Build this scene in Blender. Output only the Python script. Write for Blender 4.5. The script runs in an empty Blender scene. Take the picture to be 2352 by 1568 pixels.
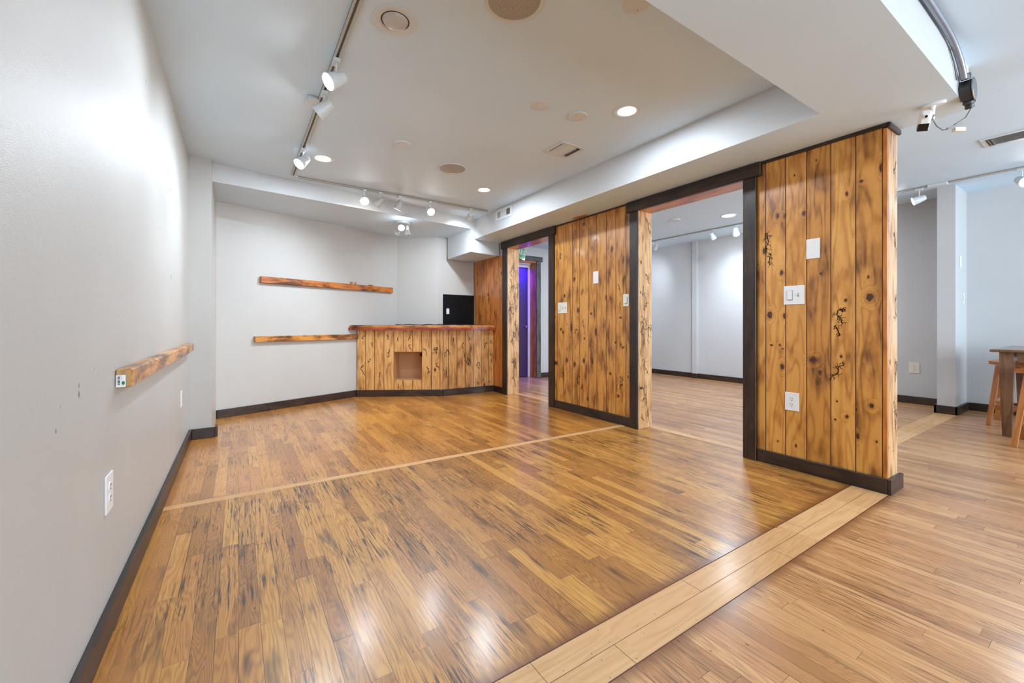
import bpy, math, random
from mathutils import Vector, Matrix
SC = bpy.context.scene
COL = SC.collection
# ---------------------------------------------------------------- camera, world, big lights, exposure
F_PX, CX, HY, W_PX, H_PX = 954.0, 1176.0, 745.0, 2352, 1568
cam = bpy.data.cameras.new('camera'); camo = bpy.data.objects.new('camera', cam); COL.objects.link(camo)
camo.location = (0, 0, 1.0)
camo.rotation_euler = (math.pi/2, 0, -math.atan2(628, 954))
cam.sensor_width = 36.0; cam.lens = F_PX/W_PX*36.0
cam.shift_y = -(H_PX/2-HY)/W_PX
cam.clip_start = 0.01; cam.clip_end = 200
SC.camera = camo
wd = bpy.data.worlds.new('world'); SC.world = wd; wd.use_nodes = True
bg = wd.node_tree.nodes['Background']; bg.inputs[0].default_value = (.80, .88, 1, 1); bg.inputs[1].default_value = 1.0
SC.view_settings.view_transform = 'Standard'; SC.view_settings.look = 'None'
SC.view_settings.gamma = 1; SC.view_settings.use_curve_mapping = False
SC.view_settings.exposure = 1.0
SC.cycles.max_bounces = 8; SC.cycles.diffuse_bounces = 4; SC.cycles.glossy_bounces = 3
SC.cycles.use_adaptive_sampling = True; SC.cycles.adaptive_threshold = .08
SC.cycles.use_denoising = True
SC.cycles.sample_clamp_indirect = 6.0
SC.cycles.caustics_reflective = False; SC.cycles.caustics_refractive = False

def lin(c):
    return tuple((x/12.92 if x <= .04045 else ((x+.055)/1.055)**2.4) for x in [v/255 for v in c])+(1,)
def area_light(name, loc, rot, sx, sy, power, col):
    l = bpy.data.lights.new(name, 'AREA'); l.shape = 'RECTANGLE'; l.size = sx; l.size_y = sy
    l.energy = power; l.color = col
    o = bpy.data.objects.new(name, l); COL.objects.link(o); o.location = loc; o.rotation_euler = rot
    return o
# daylight entering by the shop windows in the wall behind the camera
area_light('window_daylight', (1.3, -3.25, 1.45), (math.radians(90), 0, 0), 2.7, 1.9, 66, (.80, .94, 1.08))
area_light('window_daylight', (5.2, -3.25, 1.45), (math.radians(90), 0, 0), 3.2, 1.9, 105, (.80, .94, 1.08))

# ---------------------------------------------------------------- mesh builder
class MB:
    def __init__(s):
        s.v = []; s.f = []; s.wc = []; s.mi = []; s.sm = []
    def poly(s, pts, wc=None, mi=0, sm=False):
        i = len(s.v); s.v += [tuple(p) for p in pts]; s.f.append(tuple(range(i, i+len(pts))))
        s.wc.append(wc or [(0, 0, 0)]*len(pts)); s.mi.append(mi); s.sm.append(sm)
    def obox(s, o, L, W, T, wid=0.0, mi=0, bev=0.0, gro=None):
        """box from corner o with edge vectors L (grain direction), W, T"""
        o = Vector(o); L = Vector(L); W = Vector(W); T = Vector(T)
        l, w, t = L.length, W.length, T.length
        if L.cross(W).dot(T) < 0:
            o = o+W; W = -W
        def P(a, b, c): return o+L*a+W*b+T*c
        v0 = (wid*7.31) % 5.0
        def A(a, b, c): return (b*w+c*t*.9-w/2, a*l+v0, wid)
        if bev <= 0:
            for q in ([(0,0,0),(0,1,0),(1,1,0),(1,0,0)], [(0,0,1),(1,0,1),(1,1,1),(0,1,1)], [(0,0,0),(1,0,0),(1,0,1),(0,0,1)],
                      [(0,1,0),(0,1,1),(1,1,1),(1,1,0)], [(0,0,0),(0,0,1),(0,1,1),(0,1,0)], [(1,0,0),(1,1,0),(1,1,1),(1,0,1)]):
                s.poly([P(*k) for k in q], [A(*k) for k in q], mi)
            return
        # bevelled: a ring profile in (W,T) extruded along L, end chamfers too
        bw, bt, bl = bev/w, bev/t, bev/l
        ring = [(bw,0),(1-bw,0),(1,bt),(1,1-bt),(1-bw,1),(bw,1),(0,1-bt),(0,bt)]
        ins = [(min(max(a, bw), 1-bw), min(max(b, bt), 1-bt)) for a, b in ring]
        r0 = [(0, a, b) for a, b in ins]; r1 = [(bl, a, b) for a, b in ring]; r2 = [(1-bl, a, b) for a, b in ring]; r3 = [(1, a, b) for a, b in ins]
        n = 8
        for ra, rb in ((r0, r1), (r1, r2), (r2, r3)):
            for k in range(n):
                q = [ra[k], ra[(k+1) % n], rb[(k+1) % n], rb[k]]
                q = q[::-1]
                s.poly([P(*e) for e in q], [A(*e) for e in q], gro if gro is not None and k in (1, 7, 3, 5) else mi)
        c0 = [(0, bw, bt), (0, bw, 1-bt), (0, 1-bw, 1-bt), (0, 1-bw, bt)]; c1 = [(1, bw, bt), (1, 1-bw, bt), (1, 1-bw, 1-bt), (1, bw, 1-bt)]
        for q in (c0, c1): s.poly([P(*e) for e in q], [A(*e) for e in q], mi)
    def box(s, x0, x1, y0, y1, z0, z1, axis='z', wid=0.0, mi=0, bev=0.0):
        d = {'x': Vector((x1-x0, 0, 0)), 'y': Vector((0, y1-y0, 0)), 'z': Vector((0, 0, z1-z0))}
        o = [k for k in 'xyz' if k != axis]
        o.sort(key=lambda k: -d[k].length)
        s.obox((x0, y0, z0), d[axis], d[o[0]], d[o[1]], wid, mi, bev)
    def lathe(s, prof, M=None, n=28, mi=0, cap=True, sm=True):
        """profile of (radius, height) about local z, transformed by M"""
        M = M or Matrix()
        R = [[M @ Vector((r*math.cos(2*math.pi*k/n), r*math.sin(2*math.pi*k/n), h)) for k in range(n)] for r, h in prof]
        for a, b in zip(R, R[1:]):
            for k in range(n):
                s.poly([a[k], a[(k+1) % n], b[(k+1) % n], b[k]], None, mi, sm)
        if cap:
            if prof[0][0] > 1e-5: s.poly(R[0][::-1], None, mi)
            if prof[-1][0] > 1e-5: s.poly(R[-1], None, mi)
    def tube(s, pts, r, n=10, mi=0):
        pts = [Vector(p) for p in pts]; rings = []
        up = Vector((0, 0, 1))
        t0 = (pts[1]-pts[0]).normalized()
        a = t0.cross(up) if abs(t0.z) < .95 else t0.cross(Vector((1, 0, 0)))
        a.normalize()
        for i, p in enumerate(pts):
            t = ((pts[min(i+1, len(pts)-1)]-pts[max(i-1, 0)])).normalized()
            a = (a-t*a.dot(t)).normalized(); b = t.cross(a)
            rings.append([p+a*r*math.cos(2*math.pi*k/n)+b*r*math.sin(2*math.pi*k/n) for k in range(n)])
        for ra, rb in zip(rings, rings[1:]):
            for k in range(n): s.poly([ra[k], ra[(k+1) % n], rb[(k+1) % n], rb[k]], None, mi, True)
        s.poly(rings[0][::-1], None, mi); s.poly(rings[-1], None, mi)
    def prism(s, pts, z0, z1, mi=0, wid=0.0):
        """plan polygon (counter-clockwise) between z0 and z1 (numbers or lists)"""
        n = len(pts); za = z0 if isinstance(z0, list) else [z0]*n; zb = z1 if isinstance(z1, list) else [z1]*n
        A = [(p[0], p[1], za[i]) for i, p in enumerate(pts)]; B = [(p[0], p[1], zb[i]) for i, p in enumerate(pts)]
        def w(q): return [(c[1]-.5*c[0], c[0]+.3*c[2], wid) for c in q]
        s.poly(A[::-1], w(A[::-1]), mi); s.poly(B, w(B), mi)
        for i in range(n):
            j = (i+1) % n; q = [A[i], A[j], B[j], B[i]]
            e = (Vector(A[j])-Vector(A[i])).length
            s.poly(q, [(0, 0, wid), (0, e, wid), (B[j][2]-A[j][2], e, wid), (B[i][2]-A[i][2], 0, wid)], mi)
    def build(s, name, mats, parent=None, kind=None, label=None):
        me = bpy.data.meshes.new(name); me.from_pydata(s.v, [], s.f)
        at = me.attributes.new('wc', 'FLOAT_VECTOR', 'CORNER')
        flat = [c for f in s.wc for p in f for c in p]
        at.data.foreach_set('vector', flat)
        for m in (mats if isinstance(mats, (list, tuple)) else [mats]): me.materials.append(m)
        me.polygons.foreach_set('material_index', s.mi)
        me.polygons.foreach_set('use_smooth', s.sm)
        if any(s.sm):
            import bmesh
            bm = bmesh.new(); bm.from_mesh(me); bmesh.ops.remove_doubles(bm, verts=bm.verts, dist=1e-6)
            for e in bm.edges:
                if len(e.link_faces) == 2 and e.calc_face_angle(0) > .6: e.smooth = False
            bm.to_mesh(me); bm.free()
        me.update()
        o = bpy.data.objects.new(name, me); COL.objects.link(o)
        if parent: o.parent = parent
        if kind: o['kind'] = kind
        if label: o['label'] = label
        return o
def thing(name, label, cat, loc=(0, 0, 0), rz=0.0, group=None):
    o = bpy.data.objects.new(name, None); COL.objects.link(o); o.empty_display_size = .05
    o.location = loc; o.rotation_euler = (0, 0, rz)
    o['label'] = label; o['category'] = cat
    if group: o['group'] = group
    return o
def tag(o, label, cat, group=None):
    o['label'] = label; o['category'] = cat
    if group: o['group'] = group
    return o
def aim(d, loc=(0, 0, 0)):
    """matrix whose local -z points along d"""
    q = Vector(d).to_track_quat('-Z', 'Y'); return Matrix.Translation(loc) @ q.to_matrix().to_4x4()

# ---------------------------------------------------------------- node helpers
class NT:
    def __init__(s, name):
        s.mat = bpy.data.materials.new(name); s.mat.use_nodes = True
        s.t = s.mat.node_tree; s.n = s.t.nodes; s.bs = s.n['Principled BSDF']
    def _in(s, sock, v):
        if v is None: return
        if isinstance(v, bpy.types.NodeSocket): s.t.links.new(v, sock)
        else: sock.default_value = v
    def m(s, op, a, b=None, c=None, clamp=False):
        n = s.n.new('ShaderNodeMath'); n.operation = op; n.use_clamp = clamp
        for k, v in enumerate((a, b, c)): s._in(n.inputs[k], v)
        return n.outputs[0]
    def vm(s, op, a, b=None, scale=None):
        n = s.n.new('ShaderNodeVectorMath'); n.operation = op
        s._in(n.inputs[0], a); s._in(n.inputs[1], b)
        if scale is not None: s._in(n.inputs['Scale'], scale)
        return n.outputs['Value'] if op in ('LENGTH', 'DOT_PRODUCT') else n.outputs[0]
    def sep(s, v):
        n = s.n.new('ShaderNodeSeparateXYZ'); s._in(n.inputs[0], v); return n.outputs
    def comb(s, x=0., y=0., z=0.):
        n = s.n.new('ShaderNodeCombineXYZ')
        for k, v in enumerate((x, y, z)): s._in(n.inputs[k], v)
        return n.outputs[0]
    def noise(s, v, scale=1., detail=2., rough=.5, col=False):
        n = s.n.new('ShaderNodeTexNoise'); s._in(n.inputs['Vector'], v)
        n.inputs['Scale'].default_value = scale; n.inputs['Detail'].default_value = detail; n.inputs['Roughness'].default_value = rough
        return n.outputs[1 if col else 0]
    def white(s, v):
        n = s.n.new('ShaderNodeTexWhiteNoise'); n.noise_dimensions = '3D'; s._in(n.inputs['Vector'], v); return n.outputs
    def voro(s, v, scale=1.):
        n = s.n.new('ShaderNodeTexVoronoi'); s._in(n.inputs['Vector'], v); n.inputs['Scale'].default_value = scale; return n.outputs
    def ss(s, v, a, b, lo=0., hi=1.):
        n = s.n.new('ShaderNodeMapRange'); n.interpolation_type = 'SMOOTHSTEP'; s._in(n.inputs[0], v)
        for k, x in enumerate((a, b, lo, hi)): s._in(n.inputs[k+1], x)
        return n.outputs[0]
    def mix(s, f, a, b, mode='MIX'):
        n = s.n.new('ShaderNodeMix'); n.data_type = 'RGBA'; n.blend_type = mode
        s._in(n.inputs[0], f); s._in(n.inputs[6], a); s._in(n.inputs[7], b); return n.outputs[2]
    def ramp(s, f, stops):
        n = s.n.new('ShaderNodeValToRGB'); s._in(n.inputs[0], f); e = n.color_ramp.elements
        while len(e) < len(stops): e.new(.5)
        for k, (p, c) in enumerate(stops): e[k].position = p; e[k].color = c
        return n.outputs[0]
    def pos(s): return s.n.new('ShaderNodeNewGeometry').outputs['Position']
    def attr(s, name='wc'):
        n = s.n.new('ShaderNodeAttribute'); n.attribute_name = name; return n.outputs['Vector']
    def bump(s, h, strength=.3, dist=.002):
        n = s.n.new('ShaderNodeBump'); s._in(n.inputs['Height'], h); n.inputs['Strength'].default_value = strength; n.inputs['Distance'].default_value = dist
        s.t.links.new(n.outputs[0], s.bs.inputs['Normal'])
    def out(s, col, rough=.5, metal=0., spec=.5, coat=0., coatr=.1):
        s._in(s.bs.inputs['Base Color'], col); s._in(s.bs.inputs['Roughness'], rough); s._in(s.bs.inputs['Metallic'], metal)
        s._in(s.bs.inputs['Specular IOR Level'], spec); s._in(s.bs.inputs['Coat Weight'], coat); s._in(s.bs.inputs['Coat Roughness'], coatr)
        return s.mat

def paint(name, rgb, rough=.5, bump=.12, specks=(), spot=None, spec=.4):
    t = NT(name); p = t.pos()
    h = t.noise(p, 420, 2); h2 = t.noise(p, 60, 2)
    blot = t.noise(p, 1.3, 3)
    c = t.mix(t.ss(blot, .3, .7), lin(rgb), lin(tuple(max(0, v-5) for v in rgb)))
    # small scuffs and filled nail holes, each with a shape of its own
    vo = t.voro(p, 2.1); r = t.sep(vo['Color'])
    nn = t.m('MULTIPLY', t.m('SUBTRACT', t.noise(p, 160, 2), .5), .012)
    d = t.m('ADD', t.m('DIVIDE', vo['Distance'], 2.1), nn)
    sp = t.m('MULTIPLY', t.m('LESS_THAN', d, .0042), t.m('GREATER_THAN', r[0], .55))
    c = t.mix(t.m('MULTIPLY', sp, .55), c, lin((120, 118, 116)))
    for (x, y, z, rr) in specks:
        dd = t.vm('LENGTH', t.vm('MULTIPLY', t.vm('SUBTRACT', p, (x, y, z)), (1, 1, .6)))
        c = t.mix(t.m('MULTIPLY', t.m('LESS_THAN', t.m('ADD', dd, nn), rr), .8), c, lin((70, 70, 72)))
    if spot:
        x, y, z, rx, ry, cc = spot
        dd = t.vm('LENGTH', t.vm('MULTIPLY', t.vm('SUBTRACT', p, (x, y, z)), (1/rx, 1/ry, 1)))
        c = t.mix(t.ss(t.m('ADD', dd, t.m('MULTIPLY', t.noise(p, 18, 3), .5)), 1.25, .75), c, lin(cc))
    t.bump(t.m('ADD', h, t.m('MULTIPLY', h2, .8)), bump, .002)
    return t.out(c, rough, spec=spec)

def plain(name, rgb, rough=.4, metal=0., spec=.5, noise=4):
    t = NT(name); p = t.pos()
    c = t.mix(t.noise(p, 30, 3), lin(rgb), lin(tuple(max(0, v-noise) for v in rgb)))
    return t.out(c, rough, metal, spec)
def glow(name, rgb, s):
    t = NT(name); t.bs.inputs['Emission Color'].default_value = lin(rgb); t.bs.inputs['Emission Strength'].default_value = s
    return t.out(lin(rgb), .4)

def wood(name, light, mid, dark, knots=(), plane='yz', vk=1., rough=.3, coat=.35, smoke=.5, knotcol=(58, 28, 14), grain=1., char=0., groove=False):
    """board wood: attribute wc = (across, along, board id); knots at world places on a wall plane"""
    t = NT(name); p = t.pos(); a = t.sep(t.attr()); u, v, w = a[0], a[1], a[2]
    wid = t.m('MULTIPLY', w, 13.7)
    lowv = t.comb(t.m('MULTIPLY', u, 8.), t.m('MULTIPLY', v, 1.1), wid)
    lown = t.noise(lowv, 1., 2.)
    P = t.m('ADD', t.m('MULTIPLY', u, 3.2), t.m('MULTIPLY', lown, 2.6))
    # sparse natural knots
    k = t.comb(t.m('MULTIPLY', u, 7.), t.m('MULTIPLY', v, 2.3), wid)
    vo = t.voro(k, 1.); rc = t.sep(vo['Color'])
    df = t.vm('MULTIPLY', t.vm('SUBTRACT', k, vo['Position']), (1/7., .55/2.3, .0))
    rad = t.m('ADD', t.m('MULTIPLY', t.m('POWER', rc[0], 7.), .015*vk), .0009*vk)
    D = t.m('DIVIDE', t.vm('LENGTH', df), rad)
    wob = t.m('MULTIPLY', t.m('SUBTRACT', t.noise(p, 55, 2), .5), .9)
    pp = t.sep(p)
    hc = pp[1] if plane == 'yz' else pp[0]
    pv = t.comb(hc, pp[2], 0.)
    for (y, z, ry, rz) in knots:
        e = t.vm('LENGTH', t.vm('MULTIPLY', t.vm('SUBTRACT', pv, (y, z, 0)), (1.25/ry, 1.25/rz, 0)))
        D = t.m('MINIMUM', D, e)
    D = t.m('ADD', D, wob)
    near = t.ss(D, 3.6, 1.2)
    P = t.m('ADD', t.m('MULTIPLY', P, t.m('SUBTRACT', 1., near)), t.m('MULTIPLY', near, t.m('MULTIPLY', D, .28)))
    ring = t.m('SINE', t.m('MULTIPLY', P, 17.*grain))
    ring = t.m('POWER', t.m('ADD', t.m('MULTIPLY', ring, .5), .5), 3.)
    ring = t.m('MULTIPLY', ring, t.m('SUBTRACT', 1., t.m('MULTIPLY', near, .65)))
    fib = t.noise(t.comb(t.m('MULTIPLY', u, 420.), t.m('MULTIPLY', v, 9.), wid), 1., 3., .6)
    sm = t.noise(t.comb(t.m('MULTIPLY', u, 11.), t.m('MULTIPLY', v, 3.2), t.m('ADD', wid, 3.)), 1., 3., .55)
    bt = t.white(t.comb(w, w, 1.))['Value']
    f = t.m('ADD', t.m('MULTIPLY', ring, .24), t.m('ADD', t.m('MULTIPLY', fib, .30), t.m('MULTIPLY', bt, .28)))
    f = t.m('ADD', f, t.m('MULTIPLY', t.ss(sm, .44, .72), smoke))
    s2 = t.noise(t.comb(t.m('MULTIPLY', u, 17.), t.m('MULTIPLY', v, 4.2), t.m('ADD', wid, 5.)), 1., 3., .6)
    f = t.m('ADD', f, t.m('MULTIPLY', t.ss(s2, .56, .80), smoke*.7))
    f = t.m('ADD', f, t.m('MULTIPLY', t.ss(D, 2.0, .9), .30))
    c = t.ramp(f, [(.12, lin(light)), (.50, lin(mid)), (1., lin(dark))])
    c = t.mix(t.ss(D, 1.05, .75), c, t.mix(t.ss(t.m('SINE', t.m('MULTIPLY', D, 22.)), -.5, 1.), lin(knotcol), lin(tuple(min(255, int(x*1.5)) for x in knotcol))))
    if char:
        ch = t.noise(t.comb(t.m('MULTIPLY', u, 14.), t.m('MULTIPLY', v, 9.), t.m('ADD', wid, 9.)), 1., 3., .6)
        c = t.mix(t.m('MULTIPLY', t.ss(ch, .52, .7), char), c, lin((48, 26, 12)))
    t.bump(t.m('ADD', t.m('MULTIPLY', ring, -.6), fib), .12, .002)
    return t.out(c, t.m('ADD', rough, t.m('MULTIPLY', fib, .12)), coat=coat, coatr=.12)

def floor_mat(name, w, light, mid, dark, grime=0., mudline=False, L=.9, border=None, coat=.5, rough=.34, gscale=1., seams=True, sat=None, swap=False):
    """strip flooring laid along world Y, board width w"""
    t = NT(name); p = t.pos(); s = t.sep(p); X, Y = (s[1], s[0]) if swap else (s[0], s[1])
    xr = t.m('DIVIDE', X, w); row = t.m('FLOOR', xr); fx = t.m('SUBTRACT', xr, row)
    rr = t.white(t.comb(row, 3.3, .5)); rc = t.sep(rr['Color'])
    Li = t.m('DIVIDE', 1., t.m('ADD', L*.55, t.m('MULTIPLY', rc[0], L)))
    yr = t.m('ADD', t.m('MULTIPLY', Y, Li), t.m('MULTIPLY', rc[1], 17.)); colr = t.m('FLOOR', yr); fy = t.m('SUBTRACT', yr, colr)
    b = t.white(t.comb(row, colr, 7.7)); bc = t.sep(b['Color'])
    uu = t.m('MULTIPLY', t.m('SUBTRACT', fx, .5), w)
    off = t.m('MULTIPLY', bc[2], 40.)
    lown = t.noise(t.comb(t.m('MULTIPLY', uu, 14.), t.m('MULTIPLY', Y, 1.7), off), 1., 2.)
    P = t.m('ADD', t.m('MULTIPLY', uu, 10.), t.m('MULTIPLY', lown, t.m('ADD', 1.2, t.m('MULTIPLY', bc[0], 3.4))))
    ring = t.m('POWER', t.m('ADD', t.m('MULTIPLY', t.m('SINE', t.m('MULTIPLY', P, 40.*gscale)), .5), .5), 1.6)
    fib = t.noise(t.comb(t.m('MULTIPLY', uu, 480.), t.m('MULTIPLY', Y, 11.), off), 1., 3., .65)
    bl = t.noise(t.comb(X, Y, 0.), 1.6, 3.)
    f = t.m('ADD', t.m('MULTIPLY', ring, .22), t.m('ADD', t.m('MULTIPLY', fib, .34), t.m('MULTIPLY', b['Value'], .42)))
    f = t.m('ADD', f, t.m('MULTIPLY', t.m('SUBTRACT', bl, .5), .35))
    c = t.ramp(f, [(.1, lin(light)), (.48, lin(mid)), (.98, lin(dark))])
    c = t.mix(t.m('MULTIPLY', t.ss(bc[1], .55, .95), .35), c, t.mix(.5, c, lin((196, 130, 84))))
    # walked-in grime: black flecks stretched with the grain
    g1 = t.noise(t.comb(t.m('MULTIPLY', X, 110.), t.m('MULTIPLY', Y, 4.5), off), 1., 4., .7)
    g2 = t.noise(t.comb(X, Y, 4.), 2.6, 4., .6)
    g = t.m('MULTIPLY', t.ss(g1, .482, .63), t.ss(g2, .38, .63))
    g = t.m('MULTIPLY', g, grime)
    g3 = t.m('MULTIPLY', t.ss(t.noise(t.comb(t.m('MULTIPLY', X, 16.), t.m('MULTIPLY', Y, 2.6), off), 1., 3.), .56, .74), grime*.75)
    c = t.mix(t.m('MAXIMUM', g, g3), c, lin((52, 33, 20)))
    # small dents
    vo = t.voro(t.comb(t.m('MULTIPLY', X, 2.), Y, 0.), 9.); vr = t.sep(vo['Color'])
    dn = t.m('MULTIPLY', t.m('LESS_THAN', vo['Distance'], .055), t.m('GREATER_THAN', vr[0], .7))
    c = t.mix(t.m('MULTIPLY', dn, .75), c, lin((45, 26, 14)))
    # seams
    ex = t.m('MULTIPLY', t.m('MINIMUM', fx, t.m('SUBTRACT', 1., fx)), w)
    ey = t.m('DIVIDE', t.m('MINIMUM', fy, t.m('SUBTRACT', 1., fy)), Li)
    ed = t.m('MINIMUM', ex, ey)
    wv = t.noise(t.comb(t.m('MULTIPLY', row, 3.1), t.m('MULTIPLY', Y, 1.5), 2.), 1., 2.)
    sw = t.m('ADD', .0004, t.m('MULTIPLY', t.ss(wv, .45, .75), .0014))
    seam = t.m('LESS_THAN', ed, sw)
    if seams: c = t.mix(t.m('MULTIPLY', seam, .85), c, lin((50, 28, 14)))
    if mudline:   # dirt built up against the pale strips
        for (a, sg) in mudline:
            dd = t.m('MULTIPLY', t.m('SUBTRACT', Y, a), sg)
            e = t.m('MULTIPLY', t.ss(t.m('ADD', dd, t.m('MULTIPLY', g1, .04)), .075, .012), .85)
            c = t.mix(e, c, t.mix(.45, lin((60, 30, 12)), lin((150, 80, 30))))
    if border is not None:   # old amber varnish left along the skirting
        x0, (ax, ay, nx, ny) = border
        d1 = t.m('SUBTRACT', X, x0)
        d2 = t.m('ADD', t.m('MULTIPLY', t.m('SUBTRACT', X, ax), nx), t.m('MULTIPLY', t.m('SUBTRACT', Y, ay), ny))
        dm = t.m('MINIMUM', d1, d2)
        e = t.ss(t.m('ADD', dm, t.m('MULTIPLY', t.noise(p, 7, 3), .10)), .17, .10)
        c = t.mix(t.m('MULTIPLY', e, .6), c, t.mix(.35, lin((206, 136, 40)), c))
    if sat: c = t.mix(1., c, lin(sat), 'MULTIPLY')
    wav = t.noise(t.comb(t.m('MULTIPLY', X, 9.), t.m('MULTIPLY', Y, 2.5), 1.), 1., 2.)
    t.bump(t.m('ADD', t.m('MULTIPLY', t.m('MINIMUM', ed, .002), 250.), t.m('ADD', t.m('MULTIPLY', fib, .25), t.m('MULTIPLY', wav, 1.6))), .14, .002)
    return t.out(c, t.m('ADD', rough, t.m('MULTIPLY', g2, .14)), coat=coat, coatr=.2)

WHITE = (194, 192, 187)
M = {}
M['wall'] = paint('wall_paint', WHITE, .38, .35, specks=[(-.36, 3.40, 1.86, .010), (-.36, 3.40, 1.30, .009), (-.36, 3.39, 1.16, .005), (-.36, 3.39, 1.13, .004),
    (-.36, 2.55, 2.13, .006), (-.36, 2.66, 2.04, .004), (-.36, 1.58, .835, .004), (-.36, 1.58, .812, .005), (-.36, 1.41, .75, .004), (-.36, 1.44, .80, .002), (-.36, 1.72, .866, .002), (-.36, 1.76, .845, .002)], spec=.5)
M['wall2'] = paint('wall_paint_far', (202, 204, 205), .5, .08)
M['ceil'] = paint('ceiling_paint', (214, 236, 253), .6, .08, spot=(3.155, 3.42, 2.19, .05, .16, (186, 122, 62)))
PK1 = [(.912,1.165,.024,.033),(1.032,1.153,.011,.015),(1.055,.797,.009,.014),(1.401,1.365,.016,.024),(1.479,1.07,.022,.033),(1.382,1.06,.016,.024),(1.516,1.538,.017,.033),(1.208,.765,.03,.023),(1.398,.702,.016,.029),(1.469,.852,.012,.01),(1.413,.854,.009,.01),(1.395,.829,.009,.006),(1.165,1.335,.01,.008),(.918,1.29,.007,.013),(.904,.508,.015,.018),(1.025,.419,.012,.015),(.971,.308,.011,.026),(.879,.296,.007,.01),(1.086,.39,.008,.009),(1.077,.509,.007,.009),(1.426,.172,.008,.009),(1.17,.684,.009,.015),(.977,.471,.005,.011),(1.428,1.771,.012,.022),(1.38,1.76,.012,.02),(1.265,1.753,.014,.018),(.856,1.934,.014,.04),(.951,1.881,.01,.01),(1.026,1.823,.009,.018)]
PK2 = [(3.412,2.116,.021,.022),(3.229,1.904,.016,.018),(3.816,1.793,.014,.023),(3.569,1.518,.021,.035),(3.739,1.337,.02,.024),(3.077,1.279,.013,.033),(3.296,1.117,.017,.018),(2.882,1.069,.021,.014),(3.504,1.161,.023,.035),(2.996,1.777,.019,.04),(3.618,.964,.024,.062),(3.227,.921,.018,.059),(3.401,.845,.015,.017),(3.896,.535,.035,.03),(3.697,.583,.022,.033),(3.412,.599,.022,.031),(3.276,.6,.016,.028),(2.947,.818,.015,.016),(3.019,.493,.019,.017),(3.348,.181,.018,.029),(2.912,.278,.022,.019),(3.563,.548,.024,.036)]
HON = ((226, 166, 84), (190, 127, 55), (94, 52, 20))
M['pine1'] = wood('pine_boards_near', *HON, knots=PK1, vk=.45, smoke=.42)
M['pine2'] = wood('pine_boards_middle', (222, 162, 80), (184, 122, 52), (88, 48, 18), knots=PK2, vk=.6, smoke=.5)
M['pine3'] = wood('pine_boards_amber', (214, 142, 70), (186, 112, 46), (112, 60, 22), vk=1., smoke=.4)
M['jamb'] = wood('pine_jamb', (232, 196, 148), (206, 160, 110), (124, 80, 46), vk=1.1, smoke=.45)
M['barpine'] = wood('pine_bar_front', (230, 178, 112), (198, 142, 80), (98, 58, 28), vk=1.4, smoke=.4, rough=.4, coat=.2)
M['rail'] = wood('scorched_pine', (226, 166, 84), (190, 120, 48), (92, 50, 18), vk=1.2, smoke=.75, char=.75, grain=1.4, rough=.4)
M['railred'] = wood('amber_pine_rail', (218, 142, 66), (184, 104, 40), (86, 42, 14), vk=1.3, smoke=.7, char=.6, rough=.4)
M['bartop'] = wood('red_brown_counter', (196, 100, 50), (160, 66, 30), (84, 30, 14), vk=1., smoke=.5, char=.4, rough=.3)
M['barslab'] = wood('live_edge_slab', (214, 150, 92), (176, 106, 56), (70, 36, 18), vk=1.6, smoke=.7, char=.8, rough=.4)
M['dark'] = wood('dark_stained_trim', (64, 42, 30), (40, 25, 17), (17, 10, 7), vk=.9, knotcol=(18, 10, 7), smoke=.5, rough=.38, coat=.15)
M['darkgrey'] = wood('grey_stained_trim', (98, 98, 98), (76, 76, 76), (44, 44, 44), vk=.9, knotcol=(26, 26, 26), smoke=.5, rough=.45, coat=.1)
M['table'] = wood('brown_table_wood', (136, 98, 68), (104, 70, 44), (60, 36, 22), vk=.4, smoke=.4, rough=.25, coat=.5)
M['stool'] = wood('amber_stool_wood', (186, 120, 58), (158, 92, 38), (106, 56, 20), vk=.3, smoke=.3, rough=.3, coat=.4)
M['endgrain'] = wood('end_grain', (196, 160, 112), (166, 128, 84), (116, 84, 52), vk=.1, smoke=.3, rough=.6, coat=0.)
M['groove'] = plain('stained_groove', (118, 70, 34), .5)
M['burn'] = plain('burnt_line', (30, 18, 11), .6)
M['mdf'] = plain('brown_panel', (206, 158, 112), .6)
M['black'] = paint('black_paint', (16, 16, 18), .5, .2, spec=.15)
M['white'] = plain('white_plastic', (236, 236, 236), .3)
M['ivory'] = plain('ivory_plastic', (228, 224, 212), .3)
M['fixture'] = plain('fixture_white', (214, 221, 224), .38)
M['backlitgrey'] = plain('backlit_grey', (176, 174, 168), .45)  # fixture white darkened: the heads' backlit side put into the colour
M['trackgrey'] = plain('track_shaded', (188, 187, 180), .4)  # greyed: shading on the track sides put into the colour
M['railin'] = plain('track_inside', (112, 112, 104), .5)
M['grille'] = plain('speaker_grille', (150, 147, 141), .6)
M['slot'] = plain('dark_slot', (42, 40, 38), .6)
M['ventdark'] = plain('vent_dark', (22, 21, 20), .7)
M['ventbrown'] = plain('vent_brown', (96, 88, 76), .7)
M['ventwarm'] = plain('vent_damper', (168, 162, 146), .6)
M['steel'] = plain('galvanised_steel', (150, 152, 156), .32, 1.)
M['conduit'] = plain('grey_conduit', (142, 146, 156), .3, .6)
M['castmetal'] = plain('dark_cast_metal', (78, 77, 80), .35, .8)
M['cable'] = plain('grey_cable', (92, 92, 90), .5)
M['blackgloss'] = plain('black_lens', (14, 13, 13), .12)
M['chrome'] = plain('chrome', (220, 220, 225), .12, 1.)
M['purpwall'] = plain('booth_wall', (120, 110, 120), .5)
M['purpdoor'] = plain('dark_door', (64, 40, 84), .4)
M['bulb'] = plain('frosted_bulb', (196, 195, 192), .25)
M['lit'] = glow('lit_lens', (255, 253, 246), 22)
M['litsoft'] = glow('lit_diffuser', (255, 253, 248), 14)
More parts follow.
